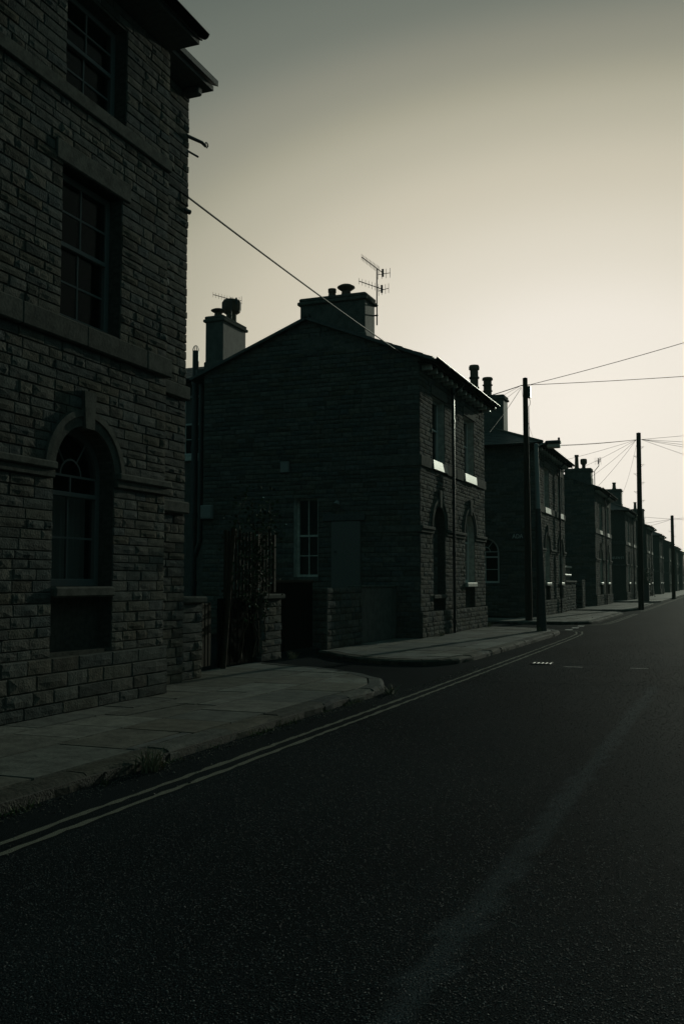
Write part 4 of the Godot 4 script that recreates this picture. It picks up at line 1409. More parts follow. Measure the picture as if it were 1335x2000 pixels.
# terraces that run away from the street behind the end houses
func build_row() -> void:
	rng.seed = 88
	var h = thing("terrace_row", "rear of the terrace with a sash window and chimney behind the gabled house", "house", Vector3(-16, 0, -26))
	var gz = frame_z(-23.9)
	var ow = opening(-14.7, -13.62, 4.88, 6.62, false, 0.2)
	var wb = MB.new()
	wall_face(wb, gz, -40.0, -12.5, 0.0, func(_u): return 7.0, [ow])
	wb.quad(Vector3(-12.5, 0, -28.4), Vector3(-40, 0, -28.4), Vector3(-40, 7, -28.4), Vector3(-12.5, 7, -28.4))
	wb.quad(Vector3(-40, 0, -28.4), Vector3(-40, 0, -23.9), Vector3(-40, 7, -23.9), Vector3(-40, 7, -28.4))
	put(wb, "wall", M.render, h)
	sash_window(h, gz, ow, -0.1, 4.88, 1, 2, 2, M.frame, false, 0.45)
	var sl = MB.new()
	fbox(sl, gz, -14.8, -13.52, 4.72, 4.86, -0.1, 0.1, 0.015)
	put(sl, "window_sill", M.paint, h)
	var rf = MB.new()
	roof_slab(rf, Vector3(-40, 7.02, -23.6), Vector3(-12.5, 7.02, -23.6), Vector3(-12.5, 7.98, -26.2), Vector3(-40, 7.98, -26.2), 0.08)
	roof_slab(rf, Vector3(-12.5, 7.02, -28.7), Vector3(-40, 7.02, -28.7), Vector3(-40, 7.98, -26.2), Vector3(-12.5, 7.98, -26.2), 0.08)
	put(rf, "roof", M.slate, h)
	slates(h, Vector3(-20, 7.03, -23.6), Vector3(-12.5, 7.03, -23.6), Vector3(-12.5, 7.99, -26.2), Vector3(-20, 7.99, -26.2), 0.24, 0.36, false)
	gutter(h, Vector3(-20, 6.98, -23.54), Vector3(-12.9, 6.98, -23.54), Vector3(0, 0, 1))
	chimney(h, -14.4, -13.8, -25.5, -27.0, 7.5, 9.35, [[-14.1, -25.75, 0.28, 0.12, 1], [-14.05, -26.5, 0.75, 0.2, 3]], M.render)
	# soil stack with its wire balloon
	var sp = MB.new()
	sp.tube([Vector3(-13.05, 0.0, -22.6), Vector3(-13.05, 7.52, -22.6)], 0.085, 0.085, 12)
	for y in [1.2, 3.0, 4.8, 6.6]: sp.tube([Vector3(-13.05, y, -22.6), Vector3(-13.05, y + 0.14, -22.6)], 0.105, 0.105, 12)
	sp.tube([Vector3(-12.8, 6.7, -22.5), Vector3(-12.8, 2.4, -22.5), Vector3(-13.0, 2.0, -22.6)], 0.07, 0.07, 10)
	sp.lathe(Vector3(-12.8, 6.65, -22.5), [[0.07, 0.0], [0.16, 0.1], [0.17, 0.3], [0.1, 0.3]], 10)
	var so = put(sp, "soil_pipe", M.iron, h)
	var bl = MB.new()
	for k in 4:
		var pts = []
		for i in 9:
			var a = PI * i / 8.0
			var d = Vector3(cos(k * PI / 4), 0, sin(k * PI / 4))
			pts.append(Vector3(-13.05, 7.52, -22.6) + d * cos(a) * 0.085 + UP * sin(a) * 0.15)
		bl.tube(pts, 0.007, 0.007, 4)
	put(bl, "wire_balloon", M.steel, so)
	# terrace behind the ADA house and the one behind the next gable, plain backs out of the lens's reach
	for q in [[-38.5, -43.6, "terrace stretching away behind the ADA house, mostly hidden"], [-57.0, -63.2, "terrace behind the far gabled house, only its roof edge showing"]]:
		var t = thing("terrace_row", q[2], "house", Vector3(-18, 0, (q[0] + q[1]) * 0.5))
		var w = MB.new()
		w.box(Vector3(-40, 0, q[1]), Vector3(27.4, 0, 0), Vector3(0, 6.6, 0), Vector3(0, 0, q[0] - q[1]))
		put(w, "wall", M.render, t)
		var r = MB.new()
		var mz: float = (q[0] + q[1]) * 0.5
		roof_slab(r, Vector3(-40, 6.62, q[0] + 0.3), Vector3(-12.6, 6.62, q[0] + 0.3), Vector3(-12.6, 7.85, mz), Vector3(-40, 7.85, mz), 0.08)
		roof_slab(r, Vector3(-12.6, 6.62, q[1] - 0.3), Vector3(-40, 6.62, q[1] - 0.3), Vector3(-40, 7.85, mz), Vector3(-12.6, 7.85, mz), 0.08)
		put(r, "roof", M.slate, t)

func stone_pier(called: String, label: String, x0: float, x1: float, d0: float, d1: float, top: float, cap: bool, sd: int) -> void:
	rng.seed = sd
	var t = thing(called, label, "wall", Vector3((x0 + x1) * 0.5, 0, -(d0 + d1) * 0.5))
	var b = MB.new()
	b.box(Vector3(x0, 0, -d1), Vector3(x1 - x0, 0, 0), Vector3(0, top, 0), Vector3(0, 0, d1 - d0))
	put(b, "core", M.mortar, t)
	var list = []
	var fx = frame_x(x1); var fz = frame_z(-d0)
	lay(fx, d0, d1 + 0.02, 0.0, top, no_gaps, 0.13, 0.2, 0.5, 0.03, list)
	lay(fz, x0, x1 + 0.02, 0.0, top, no_gaps, 0.13, 0.18, 0.4, 0.03, list)
	place_stones(list, t, 200)
	if cap:
		var c = MB.new()
		c.box(Vector3(x0 - 0.06, top, -d1 - 0.06), Vector3(x1 - x0 + 0.14, 0, 0), Vector3(0, 0.09, 0), Vector3(0, 0, d1 - d0 + 0.12), 0.02)
		put(c, "coping", M.ashlar, t)

func build_yard() -> void:
	stone_pier("stone_pier", "low coped stone pier against the end of the tall house", -7.2, -6.72, 11.3, 11.85, 1.02, true, 201)
	stone_pier("stone_pier", "coped stone gatepost between the trellis and the dark gate", -7.5, -7.1, 14.5, 15.25, 1.02, true, 202)
	stone_pier("yard_wall", "low coursed stone wall beside the dark gate", -7.5, -7.2, 17.6, 19.55, 1.2, false, 203)
	var rw = thing("rendered_wall", "smooth rendered stretch of yard wall against the gable", "wall", Vector3(-7.36, 0, -20.8))
	var rwb = MB.new()
	rwb.box(Vector3(-7.5, 0, -22.06), Vector3(0.27, 0, 0), Vector3(0, 1.19, 0), Vector3(0, 0, 2.48), 0.01)
	put(rwb, "wall_face", M.render, rw)
	var rwc = MB.new()
	rwc.box(Vector3(-7.52, 1.191, -22.06), Vector3(0.31, 0, 0), Vector3(0, 0.05, 0), Vector3(0, 0, 2.48), 0.015)
	put(rwc, "coping", M.ashlar, rw)
	# slatted gate beside the tall house
	rng.seed = 210
	var f = frame_x(-7.12)
	var g = thing("slatted_gate", "small slatted wooden gate between the pier and the leaning post", "gate", Vector3(-6.98, 0, -12.4))
	for v in [0.16, 0.86]:
		var b = MB.new()
		fbox(b, f, 11.92, 12.85, v, v + 0.09, -0.035, 0.0, 0.006)
		put(b, "rail", M.wood, g)
	for i in 9:
		var b = MB.new()
		var u = 11.94 + i * 0.102
		fbox(b, f, u, u + 0.075, 0.07, 1.0 + rng.randf_range(-0.015, 0.015), 0.001, 0.022, 0.005)
		put(b, "slat", M.wood, g)
	var kick = MB.new()
	fbox(kick, f, 11.95, 12.45, 0.02, 0.26, 0.024, 0.04, 0.006)
	put(kick, "kick_board", M.render, g)
	# leaning post
	var p = MB.new()
	p.tube([Vector3(-7.09, 0.0, -13.2), Vector3(-7.09, 2.14, -13.5)], 0.045, 0.04, 8)
	single(p, "leaning_post", M.wood, "thin leaning wooden post between the slatted gate and the trellis", "post")
	# board fence with the trellis on top
	var bf = thing("board_fence", "dark board fence below the trellis beside the leaning post", "fence", Vector3(-7.0, 0, -13.8))
	for i in 10:
		var b = MB.new()
		var u = 13.12 + i * 0.126
		b.tone = Color(1, 1, 1) * rng.randf_range(0.7, 1.2)
		fbox(b, f, u, u + 0.118, 0.03, 1.06, -0.04, -0.015 + rng.randf_range(0.0, 0.006), 0.004)
		put(b, "board", M.gate, bf)
	var tr = thing("trellis", "tall trellis of thin upright laths overgrown by a climber", "trellis", Vector3(-7.0, 1.0, -14.0))
	for i in 15:
		var b = MB.new()
		var u = 13.3 + i * 0.123
		var big = i in [0, 9, 14]
		fbox(b, f, u, u + (0.06 if big else 0.022), 1.06 if u < 14.3 else 1.14, 2.12 + rng.randf_range(-0.03, 0.03), -0.03, 0.0 if not big else 0.015)
		put(b, "lath", M.wood, tr)
	for v in [1.09, 1.98]:
		var b = MB.new()
		fbox(b, f, 13.28, 15.08, v + (0.06 if v < 1.5 else 0.0), v + (0.1 if v < 1.5 else 0.04), -0.055, -0.031)
		put(b, "rail", M.wood, tr)
	# climber
	var cl = thing("climbing_plant", "leafy climber with pale flowers growing through the trellis", "plant", Vector3(-7.1, 1.0, -14.3))
	var st = MB.new(); var lv = MB.new(); var fl = MB.new()
	for k in 7:
		var q = Vector3(-7.12, 0.1, -13.7 - rng.randf() * 1.1)
		var pts = [q]
		for i in 6 + rng.randi() % 4:
			q += Vector3(rng.randf_range(-0.06, 0.08), 0.28, rng.randf_range(-0.16, 0.16))
			pts.append(q)
			if i > 1:
				for j in 26:
					leaf(lv, q + Vector3(rng.randf_range(-0.2, 0.16), rng.randfn(0.0, 0.15), rng.randfn(0.0, 0.17)), rng.randf_range(0.03, 0.085))
				if rng.randf() < 0.55: leaf(fl, q + Vector3(0.17, rng.randf_range(-0.1, 0.1), rng.randf_range(-0.3, 0.3)), 0.035)
		st.tube(pts, 0.012, 0.005, 5)
	put(st, "stem", M.wood, cl); put(lv, "foliage", M.leaf, cl); put(fl, "flowers", M.flower, cl)
	# yard gate
	var gt = thing("yard_gate", "dark solid double gate closing the alley yard", "gate", Vector3(-7.12, 0, -16.4))
	var f2 = frame_x(-7.5)
	for i in 17:
		var b = MB.new()
		var u = 15.17 + i * 0.143
		b.tone = Color(1, 1, 1) * rng.randf_range(0.7, 1.2)
		fbox(b, f2, u, u + 0.137, 0.05, 1.3, -0.03, rng.randf_range(0.0, 0.006), 0.004)
		put(b, "board", M.gate, gt)
	var tb = MB.new()
	fbox(tb, f2, 15.17, 17.6, 1.301, 1.35, -0.04, 0.03, 0.008)
	put(tb, "top_rail", M.wood, gt)
	# hedge-dark shrub behind the small gate
	var sh = thing("yard_shrub", "dark shrub in the yard behind the slatted gate", "shrub", Vector3(-8.3, 0, -13))
	var s2 = MB.new(); var l2 = MB.new()
	for k in 9:
		var q = Vector3(-8.3 + rng.randf_range(-0.4, 0.4), 0.0, -12.7 + rng.randf_range(-0.6, 0.6))
		var e = q + Vector3(rng.randf_range(-0.3, 0.3), rng.randf_range(1.4, 2.3), rng.randf_range(-0.4, 0.4))
		s2.tube([q, q.lerp(e, 0.5) + Vector3(0.05, 0, 0.05), e], 0.02, 0.006, 5)
		for j in 130:
			var t = rng.randf_range(0.25, 1.05)
			leaf(l2, q.lerp(e, t) + Vector3(rng.randfn(0, 0.16), rng.randfn(0, 0.14), rng.randfn(0, 0.2)), rng.randf_range(0.04, 0.08))
	put(s2, "stem", M.wood, sh); put(l2, "foliage", M.leaf, sh)
	# outhouse between the ADA house and the next gable
	stone_pier("yard_wall", "low stone yard wall just past the ADA house", -7.0, -6.7, 44.8, 48.2, 1.3, true, 221)
	stone_pier("stone_pier", "stone gatepost in the shade before the far gabled house", -7.1, -6.7, 50.6, 51.6, 1.45, false, 222)
	var oh = thing("outhouse", "small outhouse with pale sunlit coping past the ADA house", "outhouse", Vector3(-7.9, 0, -49))
	var ob = MB.new()
	ob.box(Vector3(-9.6, 0, -52.0), Vector3(2.1, 0, 0), Vector3(0, 2.05, 0), Vector3(0, 0, 5.6))
	put(ob, "wall", M.render, oh)
	for q in [[2.05, -9.7, 2.3, -52.1, 5.8], [1.62, -7.52, 0.32, -50.5, 4.0]]:
		var cb = MB.new()
		cb.box(Vector3(q[1], q[0], q[3]), Vector3(q[2], 0, 0), Vector3(0, 0.1, 0), Vector3(0, 0, q[4]), 0.02)
		put(cb, "coping", M.sill, oh)

func leaf(b: MB, at: Vector3, s: float) -> void:
	var d = Vector3(rng.randf_range(-1, 1), rng.randf_range(-1, 0.6), rng.randf_range(-1, 1)).normalized()
	var w = d.cross(Vector3(rng.randf_range(-1, 1), rng.randf_range(-1, 1), rng.randf_range(-1, 1))).normalized() * s * 0.42
	var nn = d.cross(w).normalized() * s * 0.12
	var t = rng.randf_range(0.7, 1.3)
	b.tone = Color(t, t, t)
	b.tri(at, at + d * s * 0.5 + w + nn, at + d * s); b.tri(at, at + d * s, at + d * s * 0.5 - w + nn)

func wire(label: String, a: Vector3, c: Vector3, sag: float, r: float) -> void:
	var b = MB.new()
	var pts = []
	var cnt = 20
	for i in cnt + 1:
		var t = float(i) / cnt
		pts.append(a.lerp(c, t) - UP * sag * 4.0 * t * (1 - t))
	b.tube(pts, r, r, 5, false)
	single(b, "telephone_wire", M.wire, label, "wire", "overhead wires")

func yagi(t: Node3D, mast_at: Vector3, dir: Vector3, length: float, els: int, size: float, m: Material) -> void:
	# boom with upright elements and a small reflector grid at its rear
	var a = holder("aerial", t)
	var bm = MB.new()
	var front = mast_at + dir * length * 0.72; var rear = mast_at - dir * length * 0.28
	bm.tube([rear, front], 0.011, 0.011, 6)
	put(bm, "boom", m, a)
	var el = MB.new()
	for i in els:
		var p = rear.lerp(front, 0.22 + 0.78 * i / (els - 1))
		var s = size * lerpf(1.0, 0.75, float(i) / els)
		el.tube([p - UP * s * 0.5, p + UP * s * 0.5], 0.005, 0.005, 4)
	put(el, "element", m, a)
	var side = dir.cross(UP).normalized()
	var rf = MB.new()
	rf.tube([rear - side * 0.17, rear + side * 0.17], 0.009, 0.009, 5)
	for k in [-0.17, -0.06, 0.06, 0.17]: rf.tube([rear + side * k - UP * size * 0.62, rear + side * k + UP * size * 0.62], 0.006, 0.006, 4)
	rf.box(rear + dir * 0.09 - side * 0.02 - UP * size * 0.5, side * 0.04, UP * size, dir * -0.04 if side.cross(UP).dot(dir) < 0 else dir * 0.04)
	put(rf, "reflector", m, a)

func build_poles() -> void:
	rng.seed = 301
	# first telegraph pole, by the corner of the ADA house
	var base = Vector3(-6.27, 0, -33.7)
	var topp = base + Vector3(-0.02, 8.45, 0.0)
	var p1 = thing("telegraph_pole", "tall wooden telegraph pole with a small box near its top", "pole", base, "telegraph poles")
	var b = MB.new()
	b.tube([base - UP * 0.15, base.lerp(topp, 0.5), topp], 0.125, 0.085, 14)
	b.lathe(topp, [[0.085, 0], [0.0, 0.03]], 14)
	put(b, "shaft", M.pole, p1)
	var bx = MB.new()
	bx.box(topp + Vector3(0.09, -0.72, -0.06), Vector3(0.1, 0, 0), Vector3(0, 0.42, 0), Vector3(0, 0, 0.14), 0.012)
	put(bx, "terminal_box", M.iron, p1)
	var lp = MB.new()
	lp.tube([topp + Vector3(0.13, -0.72, 0), topp + Vector3(0.17, -0.82, 0.02), topp + Vector3(0.16, -0.95, 0), topp + Vector3(0.11, -1.0, 0)], 0.01, 0.01, 5)
	lp.tube([topp + Vector3(0.115, -1.0, 0), base + Vector3(0.14, 0.1, 0.0)], 0.012, 0.012, 5)
	put(lp, "cable", M.wire, p1)
	var rg = MB.new()
	rg.tube([topp + Vector3(-0.15, -0.25, 0), topp + Vector3(0.15, -0.25, 0)], 0.02, 0.02, 6)
	put(rg, "wire_ring", M.iron, p1)
	var tw = topp - UP * 0.25
	var tl = tw + Vector3(-0.14, 0, 0); var tr = tw + Vector3(0.14, 0, 0)
	wire("wire bundle from the first pole towards the roof with two tall pots", tl, Vector3(-13.0, 7.6, -36.0), 0.15, 0.016)
	wire("thin wire just below the bundle left of the first pole", tl, Vector3(-12.5, 7.1, -38.2), 0.12, 0.006)
	wire("lowest thin wire fanning left from the first pole to the roof", tl - UP * 0.05, Vector3(-11.0, 7.0, -38.5), 0.12, 0.006)
	wire("steep pale wire from the first pole to the far corner of the gabled house", tl - UP * 0.08, Vector3(-6.5, 5.85, -28.9), 0.05, 0.008)
	wire("slack thin wire dropping from the first pole to the hipped roof", tl - UP * 0.08, Vector3(-6.7, 6.9, -37.3), 0.18, 0.005)
	wire("upper wire leaving the first pole across the street", tr, Vector3(9.5, 11.5, -31.0), 0.3, 0.011)
	wire("lower nearly level wire leaving the first pole across the street", tr, Vector3(12.0, 8.9, -36.0), 0.2, 0.011)
	# second pole with step irons
	var b2 = Vector3(-4.02, 0, -52.9)
	var t2 = b2 + Vector3(0.06, 9.15, 0)
	var p2 = thing("telegraph_pole", "wooden telegraph pole with step irons up both sides", "pole", b2, "telegraph poles")
	var q = MB.new()
	q.tube([b2 - UP * 0.15, b2.lerp(t2, 0.5), t2], 0.15, 0.115, 14)
	q.lathe(t2, [[0.115, 0], [0.0, 0.03]], 14)
	put(q, "shaft", M.pole, p2)
	for i in 10:
		var y = 8.4 - i * 0.47
		var s = 1.0 if i % 2 == 0 else -1.0
		var c = b2.lerp(t2, y / 9.15)
		var sb = MB.new()
		sb.tube([c + Vector3(s * 0.1, 0, 0), c + Vector3(s * 0.26, 0.0, 0), c + Vector3(s * 0.26, 0.04, 0)], 0.011, 0.011, 5)
		sb.tube([c + Vector3(s * 0.12, -0.1, 0), c + Vector3(s * 0.22, 0.0, 0)], 0.007, 0.007, 4)
		put(sb, "step_iron", M.iron, p2)
	var w2 = t2 - UP * 0.35
	var ends = [Vector3(-11.0, 8.6, -51), Vector3(-9.6, 7.7, -45), Vector3(-10.5, 7.3, -52), Vector3(-9.2, 7.0, -55.5), Vector3(-7.6, 6.7, -55.8), Vector3(-6.8, 6.4, -56.2)]
	var names = ["topmost", "second", "third", "fourth", "fifth", "lowest"]
	for i in ends.size(): wire("%s of the six wires fanning left from the pole with step irons" % names[i], w2 + Vector3(-0.12, 0, 0), ends[i], 0.12, 0.008 if i != 1 else 0.012)
	wire("slack wire hanging beside the pole with step irons", w2 + Vector3(-0.1, -0.2, 0), Vector3(-6.4, 6.4, -65.0), 0.6, 0.006)
	var ends2 = [Vector3(10.0, 9.3, -50), Vector3(8.0, 7.7, -52), Vector3(7.0, 7.2, -53), Vector3(6.5, 6.8, -54), Vector3(6.0, 5.2, -55)]
	for i in ends2.size(): wire("%s of the five wires fanning right from the pole with step irons" % ["top", "second", "middle", "fourth", "bottom"][i], w2 + Vector3(0.12, 0, 0), ends2[i], 0.12, 0.009)
	# third pole
	var b3 = Vector3(-4.0, 0, -88.0)
	var t3 = b3 + Vector3(0.02, 7.05, 0)
	var p3 = thing("telegraph_pole", "small distant telegraph pole near the right edge", "pole", b3, "telegraph poles")
	var q3 = MB.new()
	q3.tube([b3 - UP * 0.15, t3], 0.16, 0.13, 12)
	q3.lathe(t3, [[0.13, 0], [0.0, 0.03]], 12)
	put(q3, "shaft", M.pole, p3)
	for i in 4:
		var sb = MB.new()
		var s = 1.0 if i % 2 == 0 else -1.0
		var c = t3 - UP * (0.9 + i * 0.45)
		sb.tube([c, c + Vector3(s * 0.3, 0, 0), c + Vector3(s * 0.3, 0.06, 0)], 0.014, 0.014, 5)
		put(sb, "step_iron", M.iron, p3)
	var w3 = t3 - UP * 0.3
	var e3 = [Vector3(-12, 7.6, -84), Vector3(-8.0, 6.2, -94.0), Vector3(-9.5, 6.1, -86), Vector3(8, 7.8, -84), Vector3(7, 6.5, -90)]
	for i in e3.size(): wire("%s wire spreading from the small distant pole" % ["level left", "steep left", "middle left", "upper right", "lower right"][i], w3, e3[i], 0.1, 0.012)
	# heavy wire from the tall house to the gabled house
	wire("heavy twisted wire from the tall house down to the gable", Vector3(-6.6, 6.5, -11.18), Vector3(-7.0, 6.75, -21.72), 0.04, 0.014)
	# street lamp
	var lb = Vector3(-4.62, 0, -26.66)
	var lm = thing("street_lamp", "street lamp with pale upper column and side lantern at the side-street corner", "lamp", lb)
	var lt = lb + Vector3(-0.08, 5.1, 0)
	var k = lb.lerp(lt, 0.65)
	var c1 = MB.new()
	c1.tube([lb - UP * 0.1, lb + UP * 1.4 + Vector3(-0.01, 0, 0), k], 0.14, 0.075, 16)
	put(c1, "lower_column", M.column_dark, lm)
	var c2 = MB.new()
	c2.tube([k, lt], 0.068, 0.058, 16)
	c2.lathe(lt, [[0.058, 0], [0.0, 0.03]], 12)
	put(c2, "upper_column", M.column, lm)
	var dr = MB.new()
	dr.box(lb + Vector3(-0.06, 0.45, 0.105), Vector3(0.12, 0, 0), Vector3(0, 0.5, 0), Vector3(0, 0, 0.03), 0.006)
	put(dr, "access_door", M.column_dark, lm)
	var ar = MB.new()
	ar.tube([lt - UP * 0.12, lt + Vector3(0.12, -0.02, 0), lt + Vector3(0.3, 0.03, 0)], 0.025, 0.022, 8)
	put(ar, "bracket_arm", M.column, lm)
	var ln = MB.new()
	var lo = lt + Vector3(0.26, -0.08, 0)
	ln.box(lo + Vector3(0, 0.06, -0.11), Vector3(0.42, 0.0, 0), Vector3(0, 0.09, 0), Vector3(0, 0, 0.22), 0.03)
	put(ln, "lantern_canopy", M.column_dark, lm)
	var bw = MB.new()
	bw.box(lo + Vector3(0.04, -0.06, -0.09), Vector3(0.36, 0.0, 0), Vector3(0, 0.12, 0), Vector3(0, 0, 0.18), 0.035)
	put(bw, "lantern_bowl", M.bowl, lm)
	var pc = MB.new()
	pc.lathe(lo + Vector3(0.36, 0.15, 0), [[0.03, 0], [0.032, 0.06], [0.02, 0.08], [0.0, 0.085]], 10)
	put(pc, "photocell", M.iron, lm)

func build_small() -> void:
	rng.seed = 401
	# aerials
	var a1 = thing("tv_aerial", "pair of television aerials on the mast beside the gabled house chimney", "aerial", Vector3(-7.8, 7.9, -22.7))
	var ms = MB.new()
	ms.tube([Vector3(-7.93, 7.75, -22.7), Vector3(-7.93, 9.2, -22.7)], 0.018, 0.016, 8)
	ms.tube([Vector3(-8.04, 8.0, -22.7), Vector3(-7.9, 8.0, -22.7)], 0.02, 0.02, 6)
	ms.tube([Vector3(-8.04, 8.25, -22.7), Vector3(-7.9, 8.25, -22.7)], 0.02, 0.02, 6)
	put(ms, "mast", M.iron, a1)
	yagi(a1, Vector3(-7.9, 9.18, -22.7), Vector3(-0.1, 0.03, 0.99).normalized(), 1.3, 14, 0.2, M.iron)
	yagi(a1, Vector3(-7.93, 8.72, -22.7), Vector3(-0.4, 0.02, 0.92).normalized(), 0.9, 7, 0.2, M.iron)
	var a2 = thing("tv_aerial", "single television aerial on the chimney behind the gabled house", "aerial", Vector3(-14.0, 9.4, -26.1))
	var m2 = MB.new()
	m2.tube([Vector3(-13.85, 9.2, -26.1), Vector3(-13.85, 10.05, -26.1)], 0.018, 0.016, 8)
	put(m2, "mast", M.iron, a2)
	yagi(a2, Vector3(-13.85, 9.98, -26.1), Vector3(-0.42, 0.02, 0.9).normalized(), 0.95, 8, 0.2, M.iron)
	var a3 = thing("tv_aerial", "small aerial on a bent mast beside the far twin pots", "aerial", Vector3(-6.9, 7.2, -58))
	var m3 = MB.new()
	m3.tube([Vector3(-6.85, 7.0, -58), Vector3(-6.85, 7.8, -58), Vector3(-6.6, 8.1, -58), Vector3(-6.6, 8.4, -58)], 0.025, 0.022, 6)
	put(m3, "mast", M.iron, a3)
	yagi(a3, Vector3(-6.6, 8.4, -58), Vector3(0.3, 0.0, 0.95).normalized(), 0.8, 6, 0.35, M.iron)
	# fittings on the gable
	var gz = -22.1
	var al = thing("alarm_box", "pale alarm box high on the gable wall", "box", Vector3(-10.14, 4.18, gz))
	var ab = MB.new()
	ab.box(Vector3(-10.26, 4.04, gz + 0.02), Vector3(0.23, 0, 0), Vector3(0, 0.3, 0), Vector3(0, 0, 0.09), 0.02)
	put(ab, "cover", M.plastic, al)
	var ah = MB.new()
	ah.box(Vector3(-10.27, 4.345, gz + 0.02), Vector3(0.25, 0, 0), Vector3(0, 0.02, 0), Vector3(0, 0, 0.11), 0.004)
	put(ah, "hood", M.column_dark, al)
	var mb = thing("meter_box", "pale square box at the left end of the gable wall", "box", Vector3(-12.3, 3.1, gz))
	var m4 = MB.new()
	m4.box(Vector3(-12.5, 2.93, gz + 0.02), Vector3(0.34, 0, 0), Vector3(0, 0.36, 0), Vector3(0, 0, 0.12), 0.015)
	put(m4, "case", M.plastic, mb)
	var m5 = MB.new()
	m5.box(Vector3(-12.47, 2.96, gz + 0.141), Vector3(0.28, 0, 0), Vector3(0, 0.3, 0), Vector3(0, 0, 0.012), 0.004)
	put(m5, "lid", M.plastic, mb)
	var wl = thing("wall_lamp", "unlit round wall lamp above the boarded door", "lamp", Vector3(-8.72, 3.2, gz))
	var w1 = MB.new()
	w1.tube([Vector3(-8.75, 3.2, gz + 0.02), Vector3(-8.75, 3.2, gz + 0.1)], 0.06, 0.06, 12)
	w1.tube([Vector3(-8.75, 3.2, gz + 0.1), Vector3(-8.7, 3.23, gz + 0.22)], 0.02, 0.02, 6)
	put(w1, "arm", M.iron, wl)
	var w2 = MB.new()
	w2.tube([Vector3(-8.68, 3.26, gz + 0.2), Vector3(-8.68, 3.16, gz + 0.28)], 0.05, 0.09, 12)
	put(w2, "shade", M.plastic, wl)
	# gully grate in the road, a row of bright bars
	var gg = thing("drain_grate", "small drain grate with bright bars set in the road", "drain", Vector3(-2.96, ROAD_Y, -17.03))
	var fr = MB.new()
	for q in [[-3.13, -2.79, -17.2, 0.03], [-3.13, -2.79, -16.9, 0.03]]: fr.box(Vector3(q[0], ROAD_Y + 0.004, q[2]), Vector3(q[1] - q[0], 0, 0), Vector3(0, 0.016, 0), Vector3(0, 0, q[3]), 0.004)
	put(fr, "frame", M.iron, gg)
	for i in 5:
		var bb = MB.new()
		bb.box(Vector3(-3.115 + i * 0.07, ROAD_Y + 0.004, -17.168), Vector3(0.034, 0, 0), Vector3(0, 0.014, 0), Vector3(0, 0, 0.266), 0.005)
		put(bb, "bar", M.chrome, gg)
	# street cabinet on the far pavement
	var cb = thing("street_cabinet", "dark street cabinet with a glossy top past the second pole", "cabinet", Vector3(-5.2, 0, -72))
	var c1 = MB.new()
	c1.box(Vector3(-5.65, 0, -72.3), Vector3(0.75, 0, 0), Vector3(0, 1.15, 0), Vector3(0, 0, 0.5), 0.02)
	put(c1, "case", M.column_dark, cb)
	var c2 = MB.new()
	c2.box(Vector3(-5.69, 1.151, -72.34), Vector3(0.83, 0, 0), Vector3(0, 0.06, 0), Vector3(0, 0, 0.58), 0.02)
	put(c2, "lid", M.gloss_black, cb)
	for i in 2:
		var c3 = MB.new()
		c3.box(Vector3(-5.63 + i * 0.36, 0.08, -71.799), Vector3(0.35, 0, 0), Vector3(0, 1.02, 0), Vector3(0, 0, 0.012), 0.004)
		put(c3, "door", M.column_dark, cb)
	# shrub by the fifth house
	var sh = thing("corner_shrub", "narrow dark shrub at the foot of the house behind the second pole", "shrub", Vector3(-6.0, 0, -84.5))
	var ss = MB.new(); var sl = MB.new()
	for k in 4:
		var q = Vector3(-6.0 + rng.randf_range(-0.2, 0.2), 0, -84.5 + rng.randf_range(-0.3, 0.3))
		var e = q + Vector3(rng.randf_range(-0.2, 0.2), 2.1, rng.randf_range(-0.2, 0.2))
		ss.tube([q, e], 0.03, 0.01, 5)
		for j in 110: leaf(sl, q.lerp(e, rng.randf_range(0.15, 1.05)) + Vector3(rng.randfn(0, 0.18), rng.randfn(0, 0.15), rng.randfn(0, 0.18)), rng.randf_range(0.08, 0.14))
	put(ss, "stem", M.wood, sh); put(sl, "foliage", M.leaf, sh)
	build_chips()
	# weeds along kerb and wall feet
	var spots = [[Vector3(-4.0, ROAD_Y, -6.35), 60, 0.2, "pale tuft of dry weeds growing from the kerb joint"], [Vector3(-3.95, ROAD_Y, -11.75), 40, 0.14, "weeds at the tip of the near pavement corner"], [Vector3(-6.9, 0.0, -15.35), 40, 0.16, "weeds at the foot of the coped gatepost"], [Vector3(-5.8, 0.0, -33.6), 36, 0.32, "long grass tuft at the foot of the first pole"], [Vector3(-6.5, 0.0, -28.6), 36, 0.16, "weeds at the far foot of the gabled house"], [Vector3(-4.62, 0.0, -26.4), 40, 0.14, "grass round the foot of the street lamp"], [Vector3(-6.45, 0.0, -23.2), 30, 0.16, "weeds at the foot of the blocked arch"]]
	for s in spots:
		var b = MB.new()
		for i in s[1]:
			var p: Vector3 = s[0] + Vector3(rng.randfn(0, 0.03), 0, rng.randfn(0, 0.06))
			var e = p + Vector3(rng.randfn(0, 0.07), s[2] * rng.randf_range(0.4, 1.0), rng.randfn(0, 0.09))
			var w = Vector3(rng.randf_range(-1, 1), 0, rng.randf_range(-1, 1)).normalized() * 0.006
			var t = rng.randf_range(0.6, 1.2)
			b.tone = Color(t, t, t * 0.9)
			var m = p.lerp(e, 0.55) + Vector3(0, s[2] * 0.12, 0)
			b.quad(p - w, p + w, m + w * 0.7, m - w * 0.7); b.tri(m - w * 0.7, m + w * 0.7, e)
		single(b, "weed_tuft", M.straw, s[3], "plant", "weeds in the street joints")
	var wb = MB.new()
